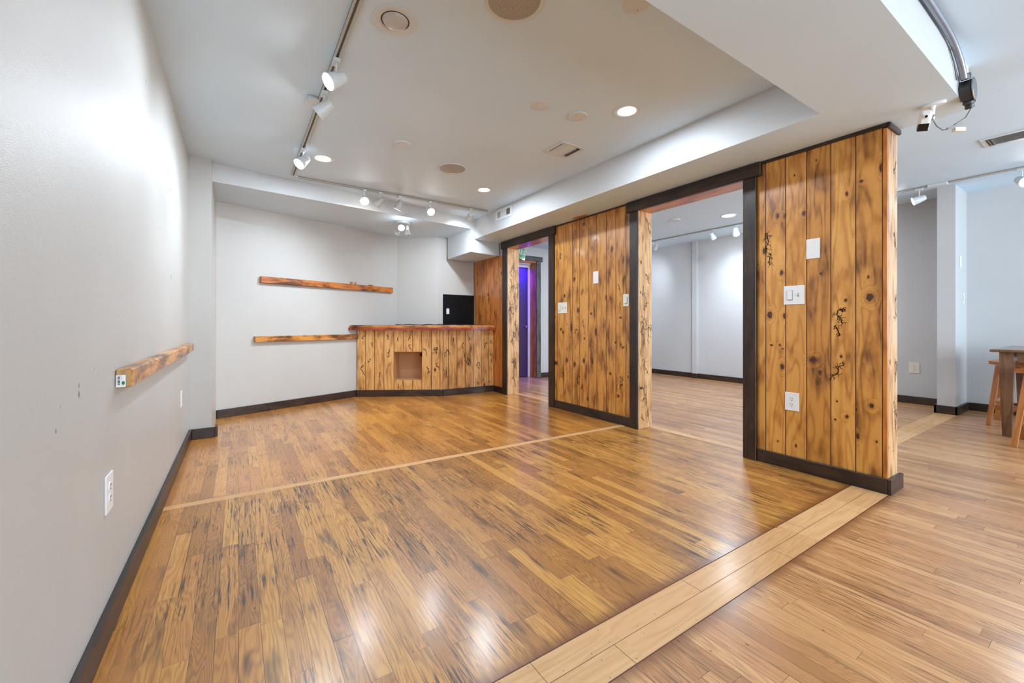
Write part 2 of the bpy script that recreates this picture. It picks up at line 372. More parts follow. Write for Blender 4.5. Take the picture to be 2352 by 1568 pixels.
M['green'] = plain('green_print', (20, 120, 60), .4)
M['acrylic'] = NT('exit_acrylic').out(lin((206, 232, 214)), .08)
M['acrylic'].node_tree.nodes['Principled BSDF'].inputs['Transmission Weight'].default_value = .75
M['greentint'] = NT('green_reflection_tint').out(lin((110, 190, 140)), .08)
M['greentint'].node_tree.nodes['Principled BSDF'].inputs['Transmission Weight'].default_value = .5
M['acrylic'].node_tree.nodes['Principled BSDF'].inputs['Transmission Weight'].default_value = .45
M['glass'] = NT('window_glass').out(lin((235, 242, 245)), .02)
M['glass'].node_tree.nodes['Principled BSDF'].inputs['Transmission Weight'].default_value = .97
M['frost'] = NT('frosted_shade').out(lin((226, 230, 228)), .35)
M['frost'].node_tree.nodes['Principled BSDF'].inputs['Transmission Weight'].default_value = .7
M['oakA'] = floor_mat('oak_floor_front', .062, (224, 174, 98), (184, 130, 66), (106, 64, 28), grime=1.05, mudline=[(.998, 1)], border=(-.345, (0, 99, 0, -1)), sat=(255, 243, 214))
M['oakB'] = floor_mat('oak_floor_back', .062, (228, 172, 96), (196, 136, 66), (116, 70, 30), grime=.7, border=(-.345, (-.24, 5.38, .374, -.927)), coat=.8, rough=.28, sat=(255, 240, 200))
M['oakC'] = floor_mat('oak_floor_narrow', .057, (224, 172, 116), (194, 138, 88), (134, 86, 48), grime=.6, mudline=[(.822, -1)], L=1.3, coat=.4, gscale=1.1)
M['oakD'] = floor_mat('oak_floor_narrow_far', .057, (224, 172, 116), (194, 138, 88), (134, 86, 48), grime=.6, L=1.3, coat=.45, gscale=1.1)
M['maple'] = floor_mat('maple_strip', 1.1, (230, 184, 132), (216, 166, 112), (196, 144, 92), grime=.12, coat=.2, rough=.42, gscale=.35, seams=False, swap=True)

# ---------------------------------------------------------------- floor
def maple(name, mb):
    pass
fl = MB()
def quad(pts, mi): fl.poly([(x, y, 0) for x, y in pts], None, mi)
quad([(-.46, .998), (3.34, .998), (3.34, 2.803), (-.46, 2.894)], 0)
quad([(-.46, 2.952), (3.34, 2.861), (3.34, 7.6), (-.46, 7.6)], 1)
quad([(-.46, 2.894), (3.34, 2.803), (3.34, 2.861), (-.46, 2.952)], 3)
quad([(-.46, .82), (3.38, .82), (3.38, .998), (-.46, .998)], 3)
quad([(3.34, .998), (3.38, .998), (3.38, 1.293), (3.34, 1.293)], 5)
quad([(-.46, -3.7), (3.2, -3.7), (3.2, .82), (-.46, .82)], 2)
quad([(3.2, -3.7), (7.25, -3.7), (7.25, .82), (3.2, .82)], 5)

quad([(3.38, .82), (7.25, .82), (7.25, 1.125), (3.38, 1.125)], 5)
quad([(3.38, 1.125), (6.62, 1.125), (6.62, 1.293), (3.38, 1.293)], 3)
quad([(6.62, 1.125), (7.25, 1.125), (7.25, 1.293), (6.62, 1.293)], 5)
quad([(3.42, 1.293), (7.25, 1.293), (7.25, 7.6), (3.42, 7.6)], 5)
quad([(3.34, 1.293), (3.42, 1.293), (3.42, 7.6), (3.34, 7.6)], 3)
# joints of the pale strip boards and their nail heads (thin inlays of the same floor)
def line_on_floor(x0, y0, x1, y1, w=.0007, mi=4, z=.0003):
    d = Vector((x1-x0, y1-y0)).normalized()*w; n = Vector((-d.y, d.x))
    fl.poly([(x0-n.x, y0-n.y, z), (x1-n.x, y1-n.y, z), (x1+n.x, y1+n.y, z), (x0+n.x, y0+n.y, z)], None, mi)
line_on_floor(-.35, .909, 3.2, .909); line_on_floor(3.38, 1.209, 6.6, 1.209)
line_on_floor(-.35, .998, 3.2, .998, .0018); line_on_floor(-.35, .82, 3.2, .82, .0016)
for x in (.72, 1.45, 2.32): line_on_floor(x, .909, x, .998)
for x in (.98, 1.98, 2.75): line_on_floor(x, .82, x, .909)
for x in (4.1, 5.0, 5.8): line_on_floor(x, 1.125, x, 1.209)
rnd = random.Random(4)
for k in range(34):
    x = -.2+k*.1+rnd.uniform(-.02, .02)
    for y in (.835, .893, .925, .983):
        if rnd.random() < .55:
            c = (x+rnd.uniform(-.02, .02), y+rnd.uniform(-.006, .006)); r = .0017
            fl.poly([(c[0]+r*math.cos(a*1.047), c[1]+r*math.sin(a*1.047), .0004) for a in range(6)], None, 4)
M['seam'] = plain('floor_seam', (84, 50, 26), .6)
fo = fl.build('floor', [M['oakA'], M['oakB'], M['oakC'], M['maple'], M['seam'], M['oakD']], kind='structure')

# ---------------------------------------------------------------- walls
def S(name, mb, mat, **k):
    return mb.build(name, mat, kind='structure', **k)
m = MB(); m.box(-.46, -.36, -3.7, 7.6, 0, 2.6); S('wall_left', m, M['wall'])
m = MB(); m.box(-.36, -.2, 4.545, 5.6, 0, 2.463); S('wall_left_pillar', m, M['wall'])
A0, A1, B1, C1 = (-.36, 5.345), (2.03, 6.28), (2.55, 5.94), (3.2, 5.99)
m = MB(); m.prism([A0, A1, (A1[0], 6.5), (-.36, 6.5)], 0, 2.5); S('wall_back_left', m, M['wall'])
m = MB(); m.prism([A1, B1, (2.6, 6.5), (2.03, 6.5)], 0, 2.5); S('wall_back_middle', m, M['wall'])
m = MB(); m.prism([B1, C1, (3.2, 6.5), (2.56, 6.5)], 0, 2.5); S('wall_back_right', m, M['wall'])
# ceilings: undersides tinted blue against warm floor bounce, upright sides in the wall colour
def two_tone(o):
    for p in o.data.polygons:
        if abs(p.normal.z) < .5: p.material_index = 1
m = MB(); m.box(-.36, 2.748, 1.005, 5.6, 2.463, 2.6); S('ceiling', m, M['ceil'])
m = MB(); m.box(-.46, 3.65, -3.7, .53, 2.42, 2.6); S('ceiling_front', m, M['ceil'])
m = MB(); m.box(3.37, 7.25, .53, 7.7, 2.55, 2.65); m.box(3.65, 7.25, -3.7, .53, 2.55, 2.65); S('ceiling_right', m, M['ceil'])
m = MB(); m.box(-.36, 3.37, .53, 1.005, 2.19, 2.6); m.box(2.748, 3.37, 1.005, 6.4, 2.19, 2.6); two_tone(S('ceiling_soffit', m, [M['ceil'], M['wall2']]))
m = MB(); m.prism([(-.36, 4.595), (3.199, 5.203), (3.199, 6.45), (-.36, 6.45)], [2.292, 2.33, 2.345, 2.325], 2.462); two_tone(S('ceiling_bulkhead', m, [M['ceil'], M['wall2']]))
m = MB(); m.prism([(2.685, 5.114), (3.199, 5.202), (3.199, 5.96), (2.685, 5.88)], 2.006, 2.36); two_tone(S('ceiling_duct_box', m, [M['ceil'], M['wall2']]))
# partition core
m = MB()
m.box(3.215, 3.365, .845, 1.64, 0, 2.19); m.box(3.215, 3.365, 2.665, 3.995, 0, 2.19); m.box(3.215, 3.365, 4.975, 6.45, 0, 2.19)
m.box(3.215, 3.365, 1.64, 2.665, 2.11, 2.19); m.box(3.215, 3.365, 3.995, 4.975, 2.11, 2.19)
S('wall_partition', m, M['wall2'])

def lichen(mb, c, h, wd, seed, U, Nn, mi=1, th=.0016, br=.5, meander=.5):
    """burnt branching figure: ribbons lying on a board; c start, U horizontal unit vector, Nn outward normal"""
    r = random.Random(seed); U = Vector(U); Nn = Vector(Nn); Z = Vector((0, 0, 1)); c = Vector(c)
    st = .008
    def rib(p, q, w0, w1):
        a = c+U*p[0]+Z*p[1]+Nn*.0006; b = c+U*q[0]+Z*q[1]+Nn*.0006
        d = (b-a); 
        if d.length < 1e-6: return
        s = Nn.cross(d).normalized(); d = d.normalized()*w0*.4
        mb.poly([a-d-s*w0, b+d-s*w1, b+d+s*w1, a-d+s*w0][::1], None, mi)
    def grow(p, ang, n, w, depth):
        for i in range(n):
            ang += r.uniform(-meander, meander)
            if abs(p[0]) > wd/2: ang = ang+(.9 if (p[0] > 0) == (math.sin(ang) > 0) and math.sin(ang) > 0 else -.9)
            q = (p[0]+math.sin(ang)*st, p[1]+math.cos(ang)*st)
            w1 = max(w*.93, .0005)
            rib(p, q, w, w1); p = q; w = w1
            if depth < 2 and r.random() < br: grow(p, ang+r.choice((-1, 1))*r.uniform(.6, 1.3), max(2, int(n*.35)), w*.75, depth+1)
    n = max(3, int(h/2/st))
    grow((0, 0), r.uniform(-.3, .3), n, th, 0); grow((0, 0), math.pi+r.uniform(-.3, .3), n, th, 0)

rw = random.Random(11)
def cladding(name, edges, z0, z1, mat, burns, X=3.2, th=.014):
    m = MB()
    for a, b in zip(edges, edges[1:]):
        m.obox((X, a+.001, z0), (0, 0, z1-z0), (0, b-a-.002, 0), (th, 0, 0), rw.random()*9, 0, .0024, gro=2)
    m.box(X+th-.006, X+th-.001, edges[0]+.002, edges[-1]-.002, z0+.002, z1-.002, mi=1)
    for (y, z, h, wd, br, me) in burns:
        lichen(m, (X, y, z), h*1.3, wd*1.2, int(y*1000+z*77), (0, 1, 0), (-1, 0, 0), br=min(.85, br*1.4), meander=me, th=.0032)
    return S(name, m, [mat, M['burn'], M['groove']])
e1 = [.852, .981, 1.111, 1.247, 1.376, 1.508, 1.575]
cladding('wall_partition_cladding', e1, .085, 2.188, M['pine1'],
    [(1.075, 1.075, .13, .045, .55, .55), (1.07, .70, .10, .06, .62, .6), (1.488, 1.60, .18, .02, .35, .5), (1.48, 1.47, .07, .03, .6, .6), (1.07, .96, .02, .03, .7, .6)])
e2 = [2.745, 2.813, 2.944, 3.075, 3.211, 3.34, 3.478, 3.602, 3.747, 3.875, 3.95]
cladding('wall_partition_cladding', e2[:-1]+[3.92], .085, 2.188, M['pine2'],
    [(3.43, 1.36, .06, .03, .5, .5), (2.90, 1.38, .05, .02, .4, .4), (3.78, .93, .11, .03, .5, .5), (3.42, 1.0, .07, .04, .5, .6), (2.86, .79, .05, .03, .6, .6),
     (3.79, .42, .07, .02, .4, .4), (3.51, .38, .08, .03, .6, .6), (2.86, .42, .09, .03, .6, .6), (2.89, 1.19, .06, .015, .3, .3), (3.55, .93, .07, .02, .4, .4), (3.43, .30, .03, .03, .5, .8)])
e3 = [5.085, 5.20, 5.33, 5.46, 5.59, 5.72, 5.85, 5.975]
cladding('wall_partition_cladding', e3, .0, 2.004, M['pine3'],
    [(5.5, 1.42, .16, .03, .55, .5), (5.6, 1.2, .1, .02, .4, .5), (5.27, 1.6, .06, .03, .5, .5), (5.3, 1.15, .16, .03, .5, .5), (5.75, 1.1, .08, .02, .4, .5)])
# free end of the partition: amber corner board, pale face boards
m = MB()
m.obox((3.1995, .829, .085), (0, 0, 2.08), (0, .022, 0), (.02, 0, 0), 3.3, 1, .003)
m.obox((3.2205, .829, .085), (0, 0, 2.1), (.075, 0, 0), (0, .015, 0), 1.4, 0, .003)
m.obox((3.297, .829, .085), (0, 0, 2.1), (.083, 0, 0), (0, .015, 0), 5.2, 0, .003)
for z, h in ((1.95, .1), (1.52, .12), (1.1, .2), (.75, .22), (.45, .25)):
    lichen(m, (3.335, .829, z), h, .03, int(z*91), (1, 0, 0), (0, -1, 0), mi=2, br=.4, th=.003)
S('wall_partition_end', m, [M['jamb'], M['pine3'], M['burn']])
# dark thin moulding at the top of the cladding
m = MB()
m.box(3.186, 3.2, .82, 1.53, 2.168, 2.19, 'y', 2.2, 0, .003); m.box(3.186, 3.39, .812, .829, 2.160, 2.19, 'x', 4.2, 0, .004)
S('trim_1', m, M['dark'])
m = MB(); m.box(3.19, 3.2, 2.79, 3.89, 2.174, 2.19, 'y', 6.2, 0, .002); S('trim_2', m, M['dark'])
# jamb linings of the two openings
def lining(name, y0, y1, ztop, seeds):
    m = MB()
    m.obox((3.188, y1, 0), (0, 0, ztop), (.1, 0, 0), (0, .018, 0), 2.1+y0, 0, .002)
    m.obox((3.289, y1, 0), (0, 0, ztop), (.095, 0, 0), (0, .018, 0), 4.7+y0, 0, .002)
    m.obox((3.188, y0-.018, 0), (0, 0, ztop), (.196, 0, 0), (0, .018, 0), 3.1+y0, 0, .002)
    m.obox((3.188, y0-.018, ztop), (0, y1-y0+.036, 0), (.196, 0, 0), (0, 0, .018), 7.7+y0, 1, .002)
    for k, (x, z, h) in enumerate(seeds):
        lichen(m, (x, y1, z), h, .06, k*7+int(y0*10), (1, 0, 0), (0, -1, 0), mi=2, br=.25, meander=.55, th=.0034)
    return S(name, m, [M['jamb'], M['pine3'], M['burn']])
lining('trim_3', 1.66, 2.648, 2.088, [(3.33, 1.95, .25), (3.25, 1.32, .12), (3.33, 1.45, .15), (3.30, 1.22, .2), (3.26, 1.0, .35), (3.33, .95, .3), (3.28, .62, .2), (3.27, .35, .5), (3.33, .12, .14), (3.24, .1, .1)])
lining('trim_4', 4.012, 4.956, 2.085, [(3.25, 1.8, .3), (3.32, 1.5, .6), (3.25, 1.2, .4), (3.33, .95, .3), (3.27, .8, .3), (3.3, .45, .6), (3.25, 1.55, .3), (3.3, .2, .2)])
# dark casings
def casing(name, ya, yb, yc, yd, zt, oh):
    m = MB()
    m.box(3.170, 3.1995, ya, yb, 0, zt, 'z', ya*3, 0, .004); m.box(3.170, 3.1995, yc, yd, 0, zt, 'z', yc*3, 0, .004)
    m.box(3.162, 3.1995, ya-oh, yd+oh, zt+.0005, 2.186, 'y', zt+ya, 0, .005)
    return S(name, m, M['dark'])
casing('trim_5', 1.562, 1.658, 2.650, 2.745, 2.085, .035)
casing('trim_6', 3.914, 4.010, 4.958, 5.076, 2.085, .026)
# skirtings
def sk(name, pts, mat=None, h=.09, th=.02, side=1):
    m = MB()
    for k, (p, q) in enumerate(zip(pts, pts[1:])):
        p = Vector((*p, 0)); q = Vector((*q, 0)); d = (q-p).normalized(); n = Vector((-d.y, d.x, 0))*side*th
        m.obox(p, q-p, (0, 0, h), n, len(name)+k*2.3+p.x, 0, .003)
    return S(name, m, mat or M['dark'])
sk('baseboard_left', [(-.36, -3.6), (-.36, 4.545)], side=-1)
sk('baseboard_pillar', [(-.34, 4.545), (-.178, 4.545), (-.178, 4.66)], side=-1)
sk('baseboard_back', [(-.2, 5.408), (1.375, 6.024)], side=-1)
sk('baseboard_partition', [(3.1995, 3.912), (3.1995, 2.747)], side=-1, th=.018)
sk('baseboard_partition_end', [(3.1995, 1.560), (3.1995, .828)], side=-1, th=.018)
m = MB(); m.obox((3.1815, .806, 0), (.221, 0, 0), (0, 0, .09), (0, .022, 0), 4.4, 0, .003); S('baseboard_end', m, M['dark'])
# right-hand rooms
m = MB(); m.box(7.15, 7.25, -3.7, 7.7, 0, 2.65); m.box(7.105, 7.15, 4.56, 4.65, 0, 2.55); S('wall_right', m, M['wall2'])
m = MB(); m.box(6.62, 7.15, 1.14, 1.285, 0, 2.55); S('wall_right_pier', m, M['wall2'])
sk('baseboard_right', [(7.15, 6.23), (7.15, 4.65)], side=-1); sk('baseboard_right_middle', [(7.15, 4.56), (7.15, 1.307)], side=-1)
m = MB(); m.box(7.083, 7.105, 4.54, 4.67, 0, .09, 'y', 1.1, 0, .003); S('baseboard_pilaster', m, M['dark'])
sk('baseboard_pier', [(7.13, 1.307), (6.598, 1.307), (6.598, 1.118), (7.13, 1.118)], th=-.022, side=-1)
sk('baseboard_right_front', [(7.15, 1.117), (7.15, -3.5)], side=-1)
# back wall of the shop with its windows (behind the camera)
m = MB()
m.box(-.46, 7.25, -3.8, -3.7, 0, .45); m.box(-.46, 7.25, -3.8, -3.7, 2.45, 2.65)
for a, b in ((-.46, -.05), (2.65, 3.6), (6.8, 7.25)): m.box(a, b, -3.8, -3.7, .45, 2.45)
S('wall_front', m, M['wall2'])
for k, (a, b) in enumerate(((-.05, 2.65), (3.6, 6.8))):
    m = MB()
    for x in (a, (a+b)/2-.02, b-.04): m.box(x, x+.04, -3.78, -3.72, .45, 2.45)
    m.box(a, b, -3.78, -3.72, .45, .49); m.box(a, b, -3.78, -3.72, 2.41, 2.45)
    wn = m.build('window_%d' % (k+1), M['dark'], kind='structure')
    g = MB(); g.box(a+.04, b-.04, -3.755, -3.75, .49, 2.41); g.build('pane', M['glass'], wn)
# hall end wall with the door frame and the violet-lit lobby beyond
m = MB(); m.box(4.66, 7.15, 6.25, 6.35, 0, 2.55); m.box(3.37, 3.80, 6.25, 6.35, 0, 2.55); m.box(3.80, 4.66, 6.25, 6.35, 2.18, 2.55); m.box(3.37, 3.76, 6.35, 6.54, 0, 2.55); m.box(4.70, 4.9, 6.35, 6.54, 0, 2.55); m.box(3.76, 4.70, 6.35, 6.54, 2.18, 2.55)
S('wall_hall', m, M['wall2'])
m = MB(); m.box(3.37, 6.2, 5.35, 6.25, 2.43, 2.55); S('ceiling_hall_soffit', m, M['ceil'])
m = MB(); m.box(4.655, 4.75, 6.226, 6.2495, 0, 2.175, 'z', 1.9, 0, .003); m.box(3.71, 3.80, 6.226, 6.2495, 0, 2.175, 'z', 3.9, 0, .003)
m.box(3.66, 4.79, 6.220, 6.2495, 2.1755, 2.265, 'x', 2.7, 0, .003)
S('trim_7', m, M['darkgrey'])
m = MB(); m.box(4.655, 4.70, 6.2505, 6.44, 0, 2.18, 'z', 3.3, 0, .002); m.box(3.76, 3.80, 6.2505, 6.44, 0, 2.18, 'z', 6.3, 0, .002); m.box(3.80, 4.655, 6.2505, 6.44, 2.15, 2.179, 'x', 6.3, 0, .002)
S('trim_8', m, M['pine3'])
m = MB(); m.box(3.6, 4.9, 6.54, 6.64, 0, 2.5); S('wall_lobby', m, M['purpwall'])
dr = MB(); dr.box(3.84, 4.605, 6.46, 6.50, .012, 2.07, bev=.003); dr = dr.build('door_1', M['purpdoor'], kind='structure')
kb = MB(); kb.lathe([(.001, .05), (.02, .048), (.026, .035), (.018, .018), (.01, .012), (.01, .004), (.028, .004), (.028, 0)][::-1], Matrix.Translation((4.565, 6.459, .96)) @ Matrix.Rotation(math.radians(90), 4, 'X'), 20)
kb.build('door_handle', M['chrome'], dr)
m = MB(); m.box(4.610, 4.655, 6.442, 6.50, 0, 2.15, bev=.003); m.box(3.80, 3.838, 6.442, 6.50, 0, 2.15, bev=.003); m.box(3.838, 4.610, 6.442, 6.50, 2.08, 2.15, bev=.003)
S('trim_9', m, M['white'])
pl = bpy.data.lights.new('violet_lamp', 'AREA'); pl.shape = 'RECTANGLE'; pl.size = .6; pl.size_y = .05; pl.energy = 14; pl.spread = math.radians(110); pl.color = (.04, .0, 1)
ob = thing('violet_light_strip', 'violet glowing light strip at the top of the doorway past the hallway', 'light strip', (4.25, 6.36, 2.13))
m = MB(); m.box(-.35, .35, -.02, .02, .0, .018, bev=.003); m.build('housing', M['white'], ob)
pe = bpy.data.objects.new('lamp', pl); COL.objects.link(pe); pe.parent = ob; pe.location = (0, .0, -.012); pe.rotation_euler = (math.radians(12), 0, 0)
sk('baseboard_hall', [(4.752, 6.2495), (7.13, 6.2495)], M['dark'], side=-1)

# ---------------------------------------------------------------- bar counter
b0, b1, b2 = (1.372, 6.0), (2.394, 5.397), (3.198, 5.362)
bar = thing('bar_counter', 'corner bar counter faced with knotty pine planks and a red-brown top', 'bar counter', (2.4, 5.6, 0))
OFF = Vector((-2.4, -5.6, 0))
def L2(p, z=0): return Vector((p[0], p[1], z))+OFF
t1 = [0, .10, .205, .312, .4277, .535, .645, .752, .865, .965, 1.0]
m = MB(); zb, zt = .085, .924
def plank(m, p, q, z0, z1, wid):
    a = L2(p, z0); d = L2(q, z0)-a; n = Vector((-d.y, d.x, 0)).normalized()*.018
    g = d.normalized()*.0011
    m.obox(a+g, (0, 0, z1-z0), d-2*g, n, wid, 0, .0028, gro=2)
def lerp(p, q, t): return (p[0]+(q[0]-p[0])*t, p[1]+(q[1]-p[1])*t)
for k, (a, b) in enumerate(zip(t1, t1[1:])):
    p, q = lerp(b0, b1, a), lerp(b0, b1, b)
    if 4 <= k <= 6: plank(m, p, q, zb, .222, k+.4); plank(m, p, q, .617, zt, k+.7)
    else: plank(m, p, q, zb, zt, k+1.3)
t2 = [0, .10, .265, .42, .58, .745, .9, 1.]
for k, (a, b) in enumerate(zip(t2, t2[1:])): plank(m, lerp(b1, b2, a), lerp(b1, b2, b), zb, zt, k+20.3)
d1 = (L2(b1)-L2(b0)).normalized(); n1 = Vector((d1.y, -d1.x, 0)); d2 = (L2(b2)-L2(b1)).normalized(); n2 = Vector((d2.y, -d2.x, 0))
rb = random.Random(7)
for k in range(15):
    t = (.045, .07, .15, .17, .26, .36, .37, .47, .6, .48, .6, .8, .83, .9, .92)[k]; z = (.38, .82, .5, .72, .3, .82, .6, .8, .8, .14, .7, .62, .36, .66, .42)[k]
    lichen(m, L2(lerp(b0, b1, t), z), (.2, .04, .06, .05, .07, .07, .12, .04, .05, .05, .08, .1, .12, .22, .1)[k], .05, k*13+1, d1, n1, br=.5, meander=.6, th=.0042)
for k, (t, z, h) in enumerate([(.06, .62, .22), (.06, .3, .16), (.2, .78, .06), (.36, .7, .1), (.42, .5, .16), (.5, .48, .18), (.5, .8, .05), (.67, .42, .2), (.7, .14, .1), (.82, .7, .14), (.97, .5, .18), (.93, .74, .05)]):
    lichen(m, L2(lerp(b1, b2, t), z), h, .05, k*17+5, d2, n2, br=.45, meander=.55, th=.0042)
for (p, q, n_) in ((b0, lerp(b0, b1, .427), n1), (lerp(b0, b1, .753), b1, n1), (b1, b2, n2)):
    a_ = L2(p, .09); m.obox(a_-n_*.012, L2(q, .09)-a_, (0, 0, .83), -n_*.005, 0, 1)
for z0_, z1_ in ((.09, .22), (.62, .92)):
    a_ = L2(lerp(b0, b1, .4277), z0_); m.obox(a_-n1*.012, L2(lerp(b0, b1, .752), z0_)-a_, (0, 0, z1_-z0_), -n1*.005, 0, 1)
m.build('front_panel', [M['barpine'], M['burn'], M['groove']], bar)
# niche box behind the square opening
m = MB(); p, q = lerp(b0, b1, .4277), lerp(b0, b1, .752); inw = -n1*.30
a = L2(p, .222); d = L2(q, .222)-a
a = a-n1*.018
for o_, L_, W_, T_ in ((a, d, inw, Vector((0, 0, -.01))), (a+Vector((0, 0, .395)), d, inw, Vector((0, 0, .01))), (a, inw, Vector((0, 0, .395)), -d.normalized()*.01), (a+d, inw, Vector((0, 0, .395)), d.normalized()*.01), (a+inw, d, Vector((0, 0, .395)), inw.normalized()*.01)):
    m.obox(o_, L_, W_, T_)
nb = m.build('niche', M['mdf'], bar, label='square hollow niche with brown lining')
hm = MB(); hc = a+inw+d*.87+Vector((0, 0, .335))
hm.lathe([(.032, -.0005), (.032, .001)], Matrix.Translation(hc) @ n1.to_track_quat('Z', 'Y').to_matrix().to_4x4(), 24, sm=False)
hm.build('cable_hole', M['ventdark'], nb)
# countertop: edge board and a rough live-edge slab on it
def ctop(off_f, back, z0, z1, ext):
    f0 = lerp(b0, b1, -ext); f0 = Vector((*f0, 0))+n1*off_f; fm = Vector((*b1, 0))+(n1+n2).normalized()*off_f*1.03; f2 = Vector((*b2, 0))+n2*off_f
    bk2 = Vector((b2[0], b2[1]+back, 0)); bkm = Vector((b1[0]+.1, b1[1]+back, 0)); bk0 = f0-n1*(off_f+.02)
    w1 = Vector((1.60, 6.075, 0))
    return [(v.x-2.4, v.y-5.6) for v in (f0, fm, f2, bk2, bkm, w1, Vector((1.27, 5.945, 0))+Vector((0, 0, 0)))]
pts = ctop(.075, .36, 0, 0, .085)
m = MB(); m.prism(pts, .9245, .9575, 0, 2.2); m.build('countertop', M['bartop'], bar, label='glossy red-brown edge board of the top')
m = MB(); rr = random.Random(3)
def edge(p, q, n):
    p = Vector((*p, 0)); q = Vector((*q, 0)); out = []
    for i in range(n):
        v = p+(q-p)*(i/n); nn = (q-p).normalized(); nn = Vector((-nn.y, nn.x, 0)); out.append((v+nn*rr.uniform(.008, .035)))
    return out
pe_ = edge(pts[0], pts[1], 18)+edge(pts[1], pts[2], 14)+[Vector((pts[2][0], pts[2][1]+.02, 0))]
bkk = [Vector((*pts[3], 0)), Vector((*pts[4], 0)), Vector((*pts[5], 0)), Vector((*pts[6], 0))]
loop = pe_+bkk
zt_ = [.982+rr.uniform(-.006, .012) for _ in pe_]+[.992]*4
lo = [(v.x, v.y, .958) for v in loop]; cen = sum(loop, Vector())/len(loop)
hi = [(v.x+(cen.x-v.x)*.015, v.y+(cen.y-v.y)*.03, z) for v, z in zip(loop, zt_)]
n = len(loop)
for i in range(n):
    j = (i+1) % n
    m.poly([lo[i], lo[j], hi[j], hi[i]], [(0, i*.07, 1), (0, i*.07+.07, 1), (.03, i*.07+.07, 1), (.03, i*.07, 1)])
m.poly(hi, [(c[1]*.9, c[0], 1.) for c in hi]); m.poly(lo[::-1], [(c[1], c[0], 1.) for c in lo[::-1]])
m.build('live_edge_slab', M['barslab'], bar)
m = MB(); m.tube([(.0+x, .02+.02*math.sin(x*9)+(.16 if x < -.3 else -.02), .997+.004*math.sin(x*31)) for x in [-.55+.05*k for k in range(24)]], .006, 6)
m.build('bark_strip', M['burn'], bar)
m = MB()
for (p, q, n_, w_) in ((b0, b1, n1, 1.1), (b1, b2, n2, 4.1)):
    a = L2(p); d = L2(q)-a; m.obox(a+n_*.002, d, (0, 0, .09), n_*.016, w_, 0, .003)
m.build('kick_board', M['dark'], bar)
m = MB(); m.box(3.182, 3.1995, 5.08, 5.345, 0, .09, 'y', 3, 0, .003); S('baseboard_partition_back', m, M['dark'])

# ---------------------------------------------------------------- wall rails
def rail(name, p, q, z0, z1, dep, mat, label, capmat=None, side=-1, wid=1.):
    p = Vector((*p, z0)); q = Vector((*q, z0)); c = (p+q)/2; c.z = (z0+z1)/2
    d = q-p; n = Vector((-d.y, d.x, 0)).normalized()*dep*side
    o = thing(name, label, 'shelf', c)
    m = MB(); m.obox(p-c, d, (0, 0, z1-z0), n, wid, 0, .004)
    m.build('beam', mat, o)
    return o, n.normalized()
A_ = (Vector((2.03, 6.28))-Vector((-.36, 5.345))).normalized()
def onA(x): k = (x+.36)/A_.x; return (x, 5.345+A_.y*k)
o, nA = rail('wall_rail', onA(.20), onA(1.925), 1.476, 1.552, .045, M['railred'], 'upper long amber wooden rail on the back wall above the shorter one', wid=3.1)
for (x, hh, w_) in ((1.29, .04, .03), (1.345, .035, .02), (1.57, .018, .07), (.42, .014, .01)):
    y = onA(x)[1]; c = Vector((x, y, 1.55))-o.location+nA*.025
    m = MB(); m.lathe([(w_*.5, 0), (w_*.42, hh*.4), (w_*.55, hh*.75), (w_*.25, hh)], Matrix.Translation(c), 7, sm=False); m.build('splinter', M['rail'], o)
o, _ = rail('wall_rail', onA(.145), onA(1.372), .800, .866, .045, M['rail'], 'lower scorched wooden rail on the back wall ending at the bar', wid=5.2)
m = MB(); q = Vector((*onA(.145), .802))-o.location; m.obox(q-Vector((A_.x, A_.y, 0))*.004, (0, 0, .062), nA*.043, Vector((A_.x, A_.y, 0))*.004, 2); m.build('cut_end', M['endgrain'], o)
o = thing('wall_rail', 'thick scorched pine beam on the left wall with a price sticker on its end', 'shelf', (-.3375, 3.18, .811))
m = MB(); m.obox((-.022, -1.21, -.032), (0, 2.42, 0), (0, 0, .064), (.045, 0, 0), 8.3, 0, .005); m.build('beam', M['rail'], o)
m = MB(); m.obox((-.018, -1.2115, -.028), (0, 0, .056), (.037, 0, 0), (0, .002, 0), 2.); m.build('cut_end', M['endgrain'], o)
m = MB(); m.obox((-.020, -1.2132, -.030), (0, 0, .042), (.026, 0, 0), (0, .0012, 0), 0, 0)
rs = random.Random(5)
z = -.022
while z < .008:
    h = rs.choice((.0008, .0014, .002)); m.box(-.015, -.0085, -1.2136, -1.2133, z, z+h, 'x', 0, 1); z += h+rs.choice((.0008, .0014))
for k in range(9): m.box(-.0172, -.0164, -1.2136, -1.2133, -.022+k*.0035, -.020+k*.0035, 'x', 0, 1)
for k in range(4): m.box(-.006, -.0052, -1.2136, -1.2133, -.006+k*.0045, -.003+k*.0045, 'x', 0, 1)
m.lathe([(.007, 0), (.007, .0004)], Matrix.Translation((-.0005, -1.2132, -.016)) @ Matrix.Rotation(math.radians(90), 4, 'X') @ Matrix.Scale(.6, 4, (1, 0, 0)), 18, mi=2, sm=False)
m.build('price_sticker', [M['white'], M['blackgloss'], M['green']], o, label='white barcode sticker with a small green oval')
o, _ = rail('wall_rail', (4.99, 6.25), (5.9, 6.25), .845, .905, .05, M['railred'], 'short wooden rail end showing on the white hallway wall', wid=2.2)

# black painted area behind the bar
cd = (Vector((*C1, 0))-Vector((*B1, 0))).normalized()
def onC(x): return B1[1]+(x-B1[0])*cd.y/cd.x
m = MB(); m.obox((2.635, onC(2.635)-.001, .92), Vector((3.195-2.635, onC(3.195)-onC(2.635), 0)), (0, 0, .548), (0, -.012, 0), 0, 0, .002)
tag(m.build('wall_panel', M['black']), 'black splash panel on the white wall behind the bar', 'wall panel')

